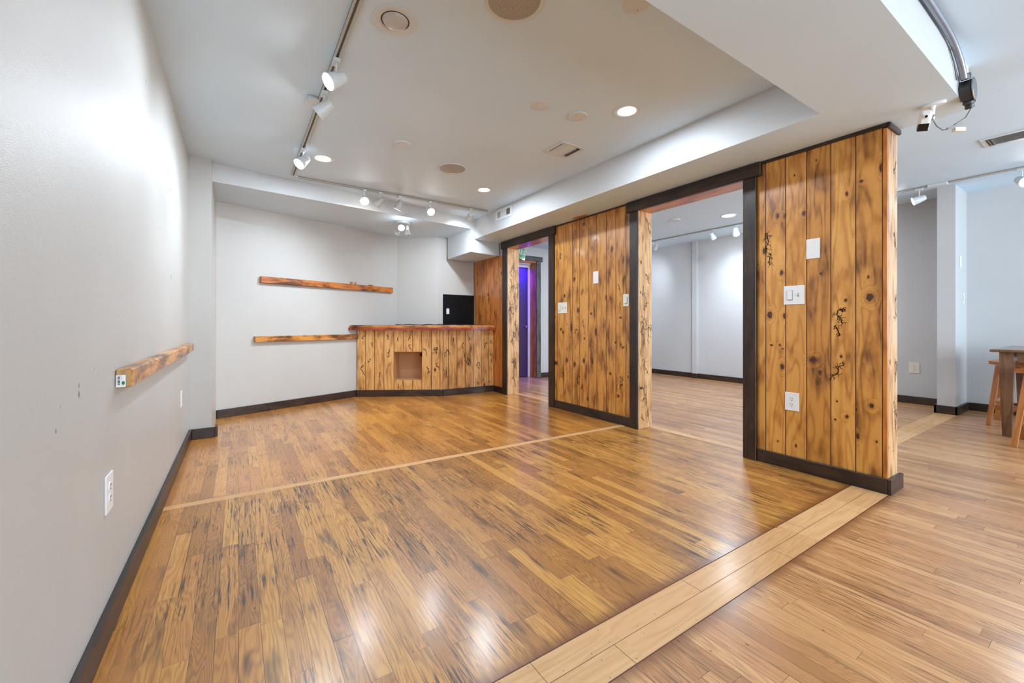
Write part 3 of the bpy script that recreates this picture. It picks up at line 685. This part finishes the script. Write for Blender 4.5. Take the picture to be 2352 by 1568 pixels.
# ---------------------------------------------------------------- switches and sockets
def plate(name, label, cat, loc, rz, w, h, kind, mat, group=None):
    """local: x right, z up, front is -y"""
    o = thing(name, label, cat, loc, rz, group)
    m = MB(); m.obox((-w/2, -.006, -h/2), (0, 0, h), (w, 0, 0), (0, .006, 0), 0, 0, .0022); m.build('cover_plate', mat, o)
    def screw(x, z):
        s = MB(); s.lathe([(.0032, 0), (.0032, .0008)], Matrix.Translation((x, -.006, z)) @ Matrix.Rotation(math.radians(90), 4, 'X'), 12, sm=False); s.build('screw', M['fixture'] if mat is M['white'] else M['grille'], o)
    def socket(x, z):
        s = MB(); s.lathe([(.0175, 0), (.0175, .0016), (.016, .002)], Matrix.Translation((x, -.006, z)) @ Matrix.Rotation(math.radians(90), 4, 'X') @ Matrix.Scale(.86, 4, (0, 1, 0)), 24, sm=False)
        q = s.build('socket', mat, o)
        e = MB()
        for dx, hh in ((-.0065, .009), (.0065, .0075)): e.box(x+dx-.0012, x+dx+.0012, -.0086, -.0079, z+.001, z+.001+hh)
        e.lathe([(.0026, 0), (.0026, .0006)], Matrix.Translation((x, -.008, z-.0075)) @ Matrix.Rotation(math.radians(90), 4, 'X'), 12, sm=False)
        e.build('slot', M['slot'], q)
    def rocker(x, z, mat_=None):
        s = MB(); s.box(x-.0175, x+.0175, -.0078, -.006, z-.034, z+.034, mi=1); s.obox((x-.015, -.0125, z-.0315), (0, 0, .063), (.030, 0, 0), (0, .006, .0), 0, 0, .001)
        s.build('rocker', [mat_ or mat, M['grille']], o)
    def toggle(x, z):
        s = MB(); s.box(x-.0055, x+.0055, -.0068, -.006, z-.012, z+.012, mi=1); s.obox((x-.0035, -.015, z+.001), (0, .01, -.006), (.007, 0, 0), (0, 0, .007), 0, 0, .001)
        s.build('toggle', [mat, M['grille']], o)
    if kind == 'duplex': socket(0, .0195); socket(0, -.0195); screw(0, 0)
    if kind == 'blank': screw(0, h/2-.018); screw(0, -h/2+.018)
    if kind == 'rocker': rocker(0, 0); screw(0, .048); screw(0, -.048)
    if kind == 'combo': rocker(-w*.19, 0); toggle(w*.2, 0); screw(-w*.19, .048); screw(-w*.19, -.048); screw(w*.2, .03); screw(w*.2, -.03)
    if kind == 'triple': rocker(-w*.3, 0); toggle(w*.02, 0); toggle(w*.32, 0); screw(-w*.3, .048); screw(-w*.3, -.048)
    return o
NX = -math.pi/2
plate('wall_socket', 'white double wall socket low on the near pine panel', 'socket', (3.2, 1.334, .467), NX, .088, .126, 'duplex', M['white'])
plate('light_switch', 'white switch plate with one rocker and one toggle on the near pine panel', 'light switch', (3.2, 1.323, 1.203), NX, .128, .130, 'combo', M['white'])
plate('blank_plate', 'white blank cover plate high on the near pine panel', 'cover plate', (3.2, 1.209, 1.505), NX, .078, .133, 'blank', M['white'])
plate('blank_plate', 'narrow white blank cover plate on the pine panel between the two openings', 'cover plate', (3.2, 3.223, 1.504), NX, .077, .13, 'blank', M['white'])
plate('light_switch', 'triple switch plate beside the hallway opening', 'light switch', (3.2, 3.772, 1.196), NX, .166, .13, 'triple', M['ivory'])
plate('light_switch', 'single rocker switch beside the large opening casing', 'light switch', (3.2, 2.807, 1.240), NX, .072, .122, 'rocker', M['ivory'])
plate('wall_socket', 'white double wall socket on the left wall below the beam, nearest the camera', 'socket', (-.36, 1.872, .448), -NX, .086, .125, 'duplex', M['white'])
plate('wall_socket', 'small white wall socket on the left wall near the pillar', 'socket', (-.36, 3.94, .445), -NX, .08, .12, 'duplex', M['white'])
plate('wall_socket', 'ivory double wall socket on the far grey wall right of the pine panel', 'socket', (7.15, 1.592, .452), NX, .10, .135, 'duplex', M['ivory'])
plate('wall_socket', 'tiny white socket on the black panel behind the bar', 'socket', (2.715, onC(2.715)-.013, 1.205), .07, .05, .085, 'duplex', M['white'])
plate('light_switch', 'toggle switch plate on the narrow side of the right-hand pier', 'light switch', (6.98, 1.14, 1.30), 0, .075, .12, 'rocker', M['white'])
plate('blank_plate', 'white blank plate above the switch on the right-hand pier', 'cover plate', (6.84, 1.14, 1.71), 0, .06, .14, 'blank', M['white'])
# ---------------------------------------------------------------- ceiling pieces
CZ = 2.463
def downlight(name, label, x, y, z, ro, ri, lit, power=8, group=None):
    o = thing(name, label, 'ceiling light', (x, y, z), group=group)
    m = MB(); m.lathe([(ro, 0), (ro, -.003), (ro-.004, -.006), (ri+.006, -.005), (ri, -.002), (ri-.002, -.0005)], None, 40, cap=False); m.build('trim_ring', M['fixture'], o)
    if lit:
        m = MB(); m.lathe([(.0001, -.0032), (ri*.55, -.003), (ri*.97, -.0012), (ri, -.0006)], None, 36, cap=False); m.build('diffuser', M['litsoft'], o)
        l = bpy.data.lights.new('downlight_lamp', 'AREA'); l.shape = 'DISK'; l.size = ri*1.7; l.energy = power; l.color = (.85, .985, 1.14)
        e = bpy.data.objects.new('lamp', l); COL.objects.link(e); e.parent = o; e.location = (0, 0, -.012)
    else:
        m = MB(); m.lathe([(.0001, -.022), (ri*.5, -.020), (ri*.8, -.012), (ri*.9, -.0008)], None, 36, cap=False); m.build('bulb', M['bulb'], o)
        m = MB(); m.lathe([(ri*.9, -.001), (ri*.985, -.0008)], None, 36, cap=False); m.build('gap', M['slot'], o)
    return o
downlight('recessed_light', 'lit recessed ceiling light beside the left track', .622, 3.976, CZ, .088, .063, True, 9)
downlight('recessed_light', 'lit recessed ceiling light nearest the side vent above the bar end', 2.23, 3.939, CZ, .088, .06, True, 9)
downlight('recessed_light', 'lit recessed ceiling light near the soffit over the large opening', 2.225, 1.946, CZ, .096, .06, True, 9)
downlight('recessed_light', 'unlit recessed ceiling light with grey bulb near the track', .631, 1.982, CZ, .106, .068, False)
downlight('recessed_light', 'lit recessed ceiling light in the room behind the large opening', 5.83, 3.243, 2.55, .11, .085, True, 16)
downlight('recessed_light', 'lit recessed light high in the hallway past the narrow opening', 4.3, 4.3, 2.55, .1, .07, True, 14)
def speaker(label, x, y):
    o = thing('ceiling_speaker', label, 'speaker', (x, y, CZ))
    m = MB(); m.lathe([(.137, 0), (.137, -.004), (.134, -.007), (.120, -.005), (.118, -.0015)], None, 48, cap=False); m.build('rim', M['fixture'], o)
    m = MB(); m.lathe([(.0001, -.0065), (.06, -.0055), (.119, -.002)], None, 48, cap=False); m.build('grille', M['gmesh'], o)
t = NT('speaker_mesh'); p = t.pos(); vo = t.voro(p, 260.)
M['gmesh'] = t.out(t.mix(t.ss(vo['Distance'], .25, .45), lin((128, 125, 119)), lin((176, 173, 166))), .5)
speaker('round grey-meshed ceiling speaker in the middle of the ceiling', 1.676, 3.564)
speaker('large round ceiling speaker cut off by the top of the photo', 1.04, 1.56)
def disc(label, x, y, z, r, h, name='cover_disc', cat='cover plate'):
    o = thing(name, label, cat, (x, y, z))
    m = MB(); m.lathe([(r, 0), (r, -h*.5), (r*.94, -h), (.0001, -h*1.05)], None, 40, cap=False); m.build('cover', M['fixture'], o)
    for a in (.5, .5+math.pi): m = MB(); m.lathe([(.0035, 0), (.0035, -.0008)], Matrix.Translation((r*.6*math.cos(a), r*.6*math.sin(a), -h*1.02)), 10, sm=False); m.build('screw', M['grille'], o)
disc('flush white blank ceiling disc, the left one of the pair by the lit light', 1.686, 2.212, CZ, .064, .004)
disc('white ceiling disc with two screws, right one of the pair by the lit light', 1.99, 2.179, CZ, .064, .010)
disc('white ceiling disc with two screws between track and round speaker', 1.107, 3.298, CZ, .066, .010)
disc('white ceiling disc at the top edge of the photo by the soffit', 1.51, 1.27, CZ, .066, .006)
disc('white ceiling disc in the room behind the large opening', 5.405, 3.818, 2.55, .08, .012)
def vent(name, label, loc, rotM, w, h, style):
    """register in local xy, facing -z"""
    o = thing(name, label, 'air vent', loc); o.rotation_euler = rotM
    m = MB(); b = .03
    for x0, x1, y0, y1 in ((-w/2, w/2, -h/2, -h/2+b), (-w/2, w/2, h/2-b, h/2), (-w/2, -w/2+b, -h/2+b, h/2-b), (w/2-b, w/2, -h/2+b, h/2-b)):
        m.box(x0, x1, y0, y1, -.008, 0, 'x', bev=.002)
    m.build('frame', M['fixture'], o)
    m = MB(); m.box(-w/2+b, w/2-b, -h/2+b, h/2-b, -.0015, -.0005); m.build('duct_opening', M['ventdark' if w < .3 else ('ventbrown' if style == 'ceil' else 'ventwarm')], o)
    s = MB(); iw = w-2*b; ih = h-2*b
    if style == 'ceil':
        for k in range(2):
            x = -iw/2+.012+k*.018; s.obox((x, -ih/2, -.004), (0, ih, 0), (.010, 0, -.010), (.001, 0, .001))
        for k in range(9):
            y = -ih/2+(k+.3)*ih/9; s.obox((-iw/2+.05, y, -.003), (iw-.09, 0, 0), (0, .013, -.006), (0, .001, .001))
        for k in range(2):
            x = iw/2-.030+k*.020; s.obox((x, -ih/2, -.004), (0, ih, 0), (-.012, 0, -.014), (.001, 0, .001))
    else:
        for k in range(10):
            y = -ih/2+(k+.3)*ih/10; s.obox((-iw*.2, y, -.003), (iw*.4, 0, 0), (0, .006, -.004), (0, .001, .001))
        for sx in (-1, 1):
            s.box(sx*iw*.2-.004, sx*iw*.2+.004, -ih/2, ih/2, -.008, -.001)
    s.build('louvre', M['fixture'], o)
    if style != 'ceil':
        s = MB(); s.box(-iw/2, -iw*.2-.004, -ih/2, ih/2, -.004, -.002); s.build('damper', M['ventbrown'], o); s = MB(); s.box(iw*.2+.004, iw/2, -ih/2, ih/2, -.004, -.002); s.build('damper', M['ventwarm'], o)
    return o
vent('ceiling_vent', 'square white louvred vent in the middle of the main ceiling', (2.28, 2.66, CZ), (0, 0, .0), .262, .236, 'ceil')
vent('ceiling_vent', 'white louvred ceiling vent at the right edge of the photo', (5.33, .56, 2.55), (0, 0, math.pi/2), .40, .27, 'ceil')
vent('side_vent', 'small white three-section vent on the side of the soffit near the bar', (2.748, 4.36, 2.380), (math.radians(90), 0, math.pi/2), .36, .135, 'side')

# ---------------------------------------------------------------- track lighting
def track(label, p, q, z, w=.034, h=.019, gaps=()):
    p = Vector((*p, 0)); q = Vector((*q, 0)); c = (p+q)/2; d = (q-p); L = d.length; d.normalize()
    o = thing('track_rail', label, 'track rail', (c.x, c.y, z), math.atan2(d.y, d.x))
    m = MB()
    m.box(-L/2, L/2, -w/2, -w/2+.011, -h, 0, 'x', bev=.001); m.box(-L/2, L/2, w/2-.011, w/2, -h, 0, 'x', bev=.001); m.box(-L/2, L/2, -w/2+.011, w/2-.011, -h*.35, 0, 'x')
    for s_ in (-1, 1): m.box(-L/2+.014, L/2-.014, s_*(w/2+.0004)-.0003, s_*(w/2+.0004)+.0003, -h*.35-.0035, -h*.35, 'x', 0, 1)  # thin dark line along each side, a painted shadow gap
    m.build('channel', [M['trackgrey'], M['slot']], o)
    m = MB()
    m.box(-L/2+.01, L/2-.01, -w/2+.0112, w/2-.0112, -h*.35-.001, -h*.35-.0002, 'x')  # grey strip that paints the channel recess darker
    m.build('recess_strip', M['railin'], o)
    for s_ in (-1, 1): m = MB(); m.box(s_*L/2-.012, s_*L/2+.012, -w/2-.001, w/2+.001, -h-.001, -.0002, 'x', bev=.002); m.build('end_cap', M['fixture'], o)
    return o
track('long white light track running along the left side of the main ceiling', (.447, 1.05), (.443, 4.545), CZ)
track('white light track crossing the ceiling in front of the bar bulkhead', (.475, 4.582), (2.68, 4.628), CZ)
track('white light track on the ceiling of the right-hand room', (6.42, .0), (6.40, 5.4), 2.55)
def feedbox(label, x, y, z, w, l, off=0):
    o = thing('track_connector', label, 'track connector', (x, y, z))
    m = MB(); m.box(-w/2+off, w/2+off, -l/2, l/2, -.032, -.0005, 'y', bev=.005); m.build('box', M['fixture'], o)
feedbox('white feed box beside the left ceiling track', .40, 2.97, CZ, .07, .11)
feedbox('white joiner box on the right-hand room track', 6.418, 1.24, 2.55, .06, .16)
def spot(label, x, y, z, d, lit=True, power=20, drop=.10, size=1., ang=98, group=None, mat='fixture'):
    o = thing('track_spotlight', label, 'spotlight', (x, y, z-.0195))
    a = MB(); a.box(-.017, .017, -.034, .034, -.020, 0, 'y', bev=.003); a.build('adapter', M['fixture'], o)
    d = Vector(d).normalized()
    piv = Vector((0, 0, -drop+.035))
    s = MB(); s.tube([(0, 0, -.018), (0, 0, -.03), (.0, .0, -drop+.062), piv], .0055, 8); s.lathe([(.009, -.012), (.009, .012)], Matrix.Translation(piv+Vector((0, 0, -.004))), 12); s.build('arm', M['fixture'], o)
    Mx = aim(d, Vector((0, 0, -drop))-d*0.0)
    k = size
    b = MB(); b.lathe([(.0001, .058*k), (.024*k, .056*k), (.030*k, .050*k), (.038*k, .0), (.0385*k, -.002*k), (.0395*k, -.004*k), (.045*k, -.046*k), (.0455*k, -.052*k), (.043*k, -.054*k), (.041*k, -.046*k)], Mx, 32, cap=False)
    b.build('housing', M[mat], o)
    e = MB(); e.lathe([(.0415*k, -.0475*k), (.03*k, -.0495*k), (.0001, -.0505*k)], Mx, 28, cap=False)
    e.build('lens', M['lit'] if lit else M['bulb'], o)
    if lit:
        l = bpy.data.lights.new('spot_lamp', 'SPOT'); l.energy = power; l.spot_size = math.radians(ang); l.spot_blend = 1.0; l.shadow_soft_size = .035; l.color = (.85, .985, 1.14)
        e = bpy.data.objects.new('lamp', l); COL.objects.link(e); e.parent = o
        e.location = Vector((0, 0, -drop))+d*.062; e.rotation_euler = d.to_track_quat('-Z', 'Y').to_euler()
    return o
spot('lit white track spotlight nearest the camera aimed at the left wall', .445, 2.424, CZ, (-.80, -.18, -.60), True, 17, drop=.105)
spot('white track spotlight beside the feed box, seen from behind', .445, 2.80, CZ, (-.72, .42, -.62), True, 20, drop=.10)
spot('lit white track spotlight next to the left recessed light', .443, 3.80, CZ, (-.62, -.35, -.72), True, 20, drop=.10)
spot('glaring lit spotlight, leftmost on the cross track', 1.128, 4.595, CZ, (-.15, -.72, -.60), True, 12, drop=.10)
spot('spotlight coloured grey for its backlit side, second from left on the cross track, tipped left', 1.296, 4.598, CZ, (-.62, .50, -.72), True, 24, drop=.10, mat='backlitgrey')
spot('spotlight coloured grey for its backlit side, in the middle of the cross track, tipped down', 1.51, 4.603, CZ, (-.35, .35, -.95), True, 26, drop=.10, mat='backlitgrey')
spot('glaring lit spotlight right of the middle of the cross track', 1.877, 4.61, CZ, (.0, -.75, -.55), True, 12, drop=.10)
spot('spotlight coloured grey for its backlit side, at the right end of the cross track', 2.417, 4.621, CZ, (.10, .80, -.50), True, 30, drop=.10, mat='backlitgrey')
spot('white spotlight aimed left, leftmost seen through the large opening', 6.402, 4.92, 2.55, (.45, .75, -.60), True, 20, drop=.10)
spot('small white spotlight in the middle of those seen through the large opening', 6.406, 3.83, 2.55, (.6, -.1, -.8), True, 12, drop=.10)
spot('bright white spotlight by the right casing seen through the large opening', 6.407, 3.45, 2.55, (.7, .25, -.75), True, 16, drop=.10, size=1.1)
spot('white spotlight right of the pine panel aimed left', 6.416, 1.389, 2.55, (-.35, .85, -.30), True, 20, drop=.12)
spot('glowing spotlight cut off at the right edge of the photo', 6.419, .653, 2.55, (-.6, -.4, -.4), True, 14, drop=.12, size=1.1)

# three-headed round ceiling fixture over the bar
o = thing('ceiling_spot_cluster', 'round white ceiling fixture with three frosted glass spot heads over the bar', 'ceiling light', (1.775, 5.253, 2.317))
m = MB(); m.lathe([(.092, .003), (.094, -.010), (.088, -.022), (.0001, -.026)], None, 40, cap=False); m.build('ceiling_plate', M['fixture'], o)
for k, (px, py, d, on) in enumerate(((-.045, -.02, (-.15, -.85, -.42), True), (.05, -.01, (.05, -.05, -1), False), (-.02, .05, (-.45, .35, -.8), False))):
    d = Vector(d).normalized(); p0 = Vector((px, py, -.022)); p1 = p0+Vector((0, 0, -.03))
    a = MB(); a.tube([p0, p1], .006, 8); a.build('arm', M['fixture'], o)
    Mx = aim(d, p1)
    a = MB(); a.lathe([(.0001, .012), (.022, .010), (.024, -.006), (.024, -.05), (.020, -.052)], Mx, 24, cap=False); h_ = a.build('lamp_head', M['fixture'], o)
    a = MB(); a.lathe([(.024, -.045), (.034, -.062), (.040, -.112), (.038, -.112), (.032, -.064), (.023, -.05)], Mx, 28, cap=False); a.build('glass_shade', M['frost'], h_)
    a = MB(); a.lathe([(.018, -.052), (.026, -.075), (.022, -.098), (.0001, -.104)], Mx, 24, cap=False); a.build('bulb', M['lit'] if on else M['bulb'], h_)
    if on:
        l = bpy.data.lights.new('cluster_lamp', 'POINT'); l.energy = .7; l.shadow_soft_size = .03; l.color = (.90, .98, 1.06)
        e = bpy.data.objects.new('lamp', l); COL.objects.link(e); e.parent = o; e.location = p1+d*.21

# ---------------------------------------------------------------- conduit, junction box, camera on the near beam
o = thing('conduit_pipe', 'grey metal conduit running along the beam at top right', 'conduit', (1.5, .51, 2.40))
m = MB(); pts_ = [(-1.8, 0, 0), (0, 0, 0), (1.0, 0, 0), (1.25, 0, -.002), (1.38, 0, -.012), (1.48, 0, -.034), (1.56, 0, -.066), (1.61, 0, -.10), (1.635, 0, -.128)]
m.tube(pts_, .0145, 14); m.build('pipe', M['conduit'], o)
m = MB(); m.tube([(1.44, .014, -.04), (1.52, .014, -.085), (1.57, .014, -.15)], .003, 6); m.build('wire', M['cable'], o)
o = thing('junction_box', 'dark metal junction box at the lower end of the conduit', 'junction box', (3.185, .505, 2.225))
m = MB(); Mx = Matrix.Rotation(math.radians(90), 4, 'X')
m.lathe([(.050, -.026), (.054, -.022), (.054, .018), (.050, .022)], Mx, 8, sm=False); m.build('housing', M['castmetal'], o)
m = MB(); m.lathe([(.056, .022), (.056, .026), (.050, .028)], Mx, 24, sm=False); m.build('cover', M['steel'], o)
m = MB(); m.lathe([(.018, 0), (.02, .02), (.018, .03)], Matrix.Translation((-.03, 0, .045)) @ Matrix.Rotation(math.radians(-25), 4, 'Y'), 16); m.build('connector', M['castmetal'], o)
m = MB(); m.lathe([(.020, 0), (.024, .008), (.024, .02), (.018, .024), (.018, .045)], Matrix.Translation((.03, 0, -.04)) @ Matrix.Rotation(math.radians(150), 4, 'Y'), 16); m.build('clamp', M['castmetal'], o)
o = thing('security_camera', 'small white security camera on a ceiling bracket beside the junction box', 'camera', (3.135, .625, 2.19))
m = MB(); m.lathe([(.036, 0), (.036, -.008), (.031, -.013)], Matrix.Scale(1.5, 4, (0, 1, 0)) @ Matrix.Scale(.8, 4, (1, 0, 0)), 24); m.build('mount_plate', M['white'], o)
m = MB(); m.lathe([(.013, -.012), (.010, -.03), (.009, -.06)], None, 16); m.lathe([(.010, -.06), (.011, -.075), (.006, -.085)], None, 12, mi=1); m.build('stem', [M['white'], M['steel']], o)
d = Vector((-.80, -.28, -.42)).normalized(); Mx = aim(d, (-.022, .028, -.082)) @ Matrix.Rotation(math.radians(8), 4, 'Z')
m = MB()
def tb(mb, x0, x1, y0, y1, z0, z1, mi=0, bev=.006):
    i0 = len(mb.v); mb.box(x0, x1, y0, y1, z0, z1, 'y', 0, mi, bev); mb.v[i0:] = [tuple(Mx @ Vector(v)) for v in mb.v[i0:]]
tb(m, -.026, .026, -.050, .050, -.018, .018, 0, .012); m.build('body', M['white'], o)
m = MB(); tb(m, -.024, .024, -.052, -.014, -.0215, -.004, 0, .004); m.build('lens_window', M['blackgloss'], o)
m = MB(); m.lathe([(.012, -.017), (.012, -.022), (.009, -.023)], Mx @ Matrix.Translation((0, .022, 0)), 18, mi=0); m.lathe([(.007, -.0225), (.006, -.0245)], Mx @ Matrix.Translation((0, .022, 0)), 18, mi=1); m.build('sensor', [M['white'], M['blackgloss']], o)
o = thing('camera_cable', 'grey cable looping from the security camera to the junction box', 'cable', (3.2, .55, 2.1))
m = MB()
cp = [(-.062, .073, .0), (-.048, .062, -.030), (-.02, .045, -.05), (.0, .03, -.045), (.03, .01, -.02), (.07, -.025, .015), (.075, -.045, .06), (.04, -.05, .09), (.02, -.05, .10)]
m.tube(cp, .0022, 6); m.build('wire', M['cable'], o)
m = MB(); m.obox((-.01, .028, -.05), (.07, -.045, .03), (.004, .006, .0), (0, 0, .012), 0, 0, .001); m.build('sleeve', M['grille'], o)
m = MB(); m.prism([(.0, .0), (.045, -.03), (.058, -.024), (.055, -.008), (.015, .018)], -.065, -.045); m.build('label_tag', M['white'], o)

# ---------------------------------------------------------------- exit sign in the hall
o = thing('exit_sign', 'tilted clear exit sign with green letters hanging in the hallway', 'sign', (4.02, 5.75, 2.36))
R_ = Matrix.Rotation(math.radians(12), 4, 'Y')
m = MB(); m.box(-.30, .078, -.003, .003, -.19, -.03, 'x', bev=.001); m.v = [tuple(R_ @ Vector(v)) for v in m.v]; m.build('panel', M['acrylic'], o)
m = MB(); m.box(-.30, .078, -.003, .003, -.27, -.19, 'x', bev=.001); m.v = [tuple(R_ @ Vector(v)) for v in m.v]; m.build('reflection_band', M['greentint'], o, label='lower half tinted green for reflected light')  # green reflection on the lower panel put into its colour
m = MB(); m.tube([R_ @ Vector(p) for p in ((-.1, 0, -.03), (-.1, 0, .02), (.06, 0, .02), (.078, 0, .01), (.078, 0, -.03))], .003, 6); m.build('hanger', M['steel'], o)
m = MB(); m.box(-.18, .04, -.02, .02, .03, .069, 'x', bev=.003); m.build('canopy', M['fixture'], o)
def text(body, size, name, parent, mat, M4):
    cu = bpy.data.curves.new(name, 'FONT'); cu.body = body; cu.size = size; cu.extrude = .0015; cu.align_x = 'RIGHT'
    tmp = bpy.data.objects.new('tmp', cu); COL.objects.link(tmp)
    bpy.context.view_layer.update()
    me = bpy.data.meshes.new_from_object(tmp.evaluated_get(bpy.context.evaluated_depsgraph_get()))
    bpy.data.objects.remove(tmp, do_unlink=True)
    me.transform(M4); me.materials.clear(); me.materials.append(mat)
    q = bpy.data.objects.new(name, me); COL.objects.link(q); q.parent = parent
    return q
text('EXIT', .125, 'lettering', o, M['green'], R_ @ Matrix.Translation((.052, -.005, -.170)) @ Matrix.Rotation(math.radians(90), 4, 'X'))
text('>', .05, 'arrow', o, M['green'], R_ @ Matrix.Translation((.078, -.005, -.165)) @ Matrix.Rotation(math.radians(90), 4, 'X'))

# ---------------------------------------------------------------- table and stools at right
o = thing('dining_table', 'brown wooden table with tapered legs at the right edge of the photo', 'table', (6.2, .2, 0))
m = MB(); m.box(-.56, .56, -.62, .56, .755, .778, 'y', 3.3, 0, .006); m.build('tabletop', M['table'], o)
m = MB()
m.box(-.40, .40, .44, .462, .665, .755, 'x', 1.3); m.box(-.40, .40, -.522, -.50, .665, .755, 'x', 2.3); m.box(-.462, -.44, -.46, .41, .665, .755, 'y', 4.3); m.box(.44, .462, -.46, .41, .665, .755, 'y', 5.3)
m.build('apron', M['table'], o)
for sx in (-1, 1):
    for sy in (-1, 1):
        cx_, cy_ = sx*.44, (.47 if sy > 0 else -.53); m = MB()
        top = [(cx_-.042, cy_-.042), (cx_+.042, cy_-.042), (cx_+.042, cy_+.042), (cx_-.042, cy_+.042)]
        bot = [(cx_-.027, cy_-.027), (cx_+.027, cy_-.027), (cx_+.027, cy_+.027), (cx_-.027, cy_+.027)]
        B = [(x, y, 0) for x, y in bot]; K = [(x, y, .56) for x, y in top]; T = [(x, y, .755) for x, y in top]
        m.poly(B[::-1])
        for q0, q1, z0, z1 in ((B, K, 0, .56), (K, T, .56, .755)):
            for i in range(4):
                j = (i+1) % 4; m.poly([q0[i], q0[j], q1[j], q1[i]], [(0, z0, 2+sx), (.08, z0, 2+sx), (.08, z1, 2+sx), (0, z1, 2+sx)])
        m.poly(T); m.build('leg', M['table'], o)
def stool(label, loc, rz):
    o = thing('stool', label, 'stool', loc, rz)
    m = MB(); hx, hy = .215, .205
    for k in range(6):
        y0 = -hy+k*hy/3; y1 = y0+hy/3; zc = lambda y: .60+.016*(y/hy)**2
        a, b = zc(y0), zc(y1)
        top = [(-hx, y0, a+.022), (hx, y0, a+.022), (hx, y1, b+.022), (-hx, y1, b+.022)]; bo = [(p[0], p[1], p[2]-.03) for p in top]
        m.poly(top, [(p[1], p[0], 1) for p in top]); m.poly(bo[::-1], [(p[1], p[0], 1) for p in bo[::-1]])
        for s_ in (0, 1):
            q = [bo[0], top[0], top[3], bo[3]] if s_ == 0 else [bo[1], bo[2], top[2], top[1]]; m.poly(q[::-1] if s_ == 0 else q, [(p[2], p[1], 1) for p in (q[::-1] if s_ == 0 else q)])
        if k == 0: m.poly([bo[0], bo[1], top[1], top[0]], [(0, 0, 1), (0, .4, 1), (.03, .4, 1), (.03, 0, 1)])
        if k == 5: m.poly([bo[2], bo[3], top[3], top[2]], [(0, 0, 1), (0, .4, 1), (.03, .4, 1), (.03, 0, 1)])
    m.build('seat', M['stool'], o)
    for sx in (-1, 1):
        for sy in (-1, 1):
            m = MB(); p = Vector((sx*.22, sy*.205, 0)); q = Vector((sx*.155, sy*.150, .592)); d = q-p
            m.obox(p+Vector((-.019, -.019, 0)), d, (.038, 0, 0), (0, .038, 0), sx+sy*2.2, 0, .003); m.build('leg', M['stool'], o)
    for sy in (-1, 1): m = MB(); m.obox((-.195, sy*.175-.01, .22), (.39, 0, 0), (0, 0, .035), (0, .02, 0), 2.4); m.build('stretcher', M['stool'], o)
    for sx in (-1, 1): m = MB(); m.obox((sx*.203-.01, -.17, .16), (0, .34, 0), (0, 0, .035), (.02, 0, 0), 3.4); m.build('stretcher', M['stool'], o)
    for sx in (-1, 1): m = MB(); m.obox((sx*.163-.01, -.14, .545), (0, .28, 0), (0, 0, .04), (.02, 0, 0), 5.4); m.build('stretcher', M['stool'], o)
stool('amber wooden stool standing behind the table leg', (6.46, .64, 0), 0)
stool('amber wooden stool cut off at the right edge in front of the table', (5.50, .36, 0), math.pi/2)
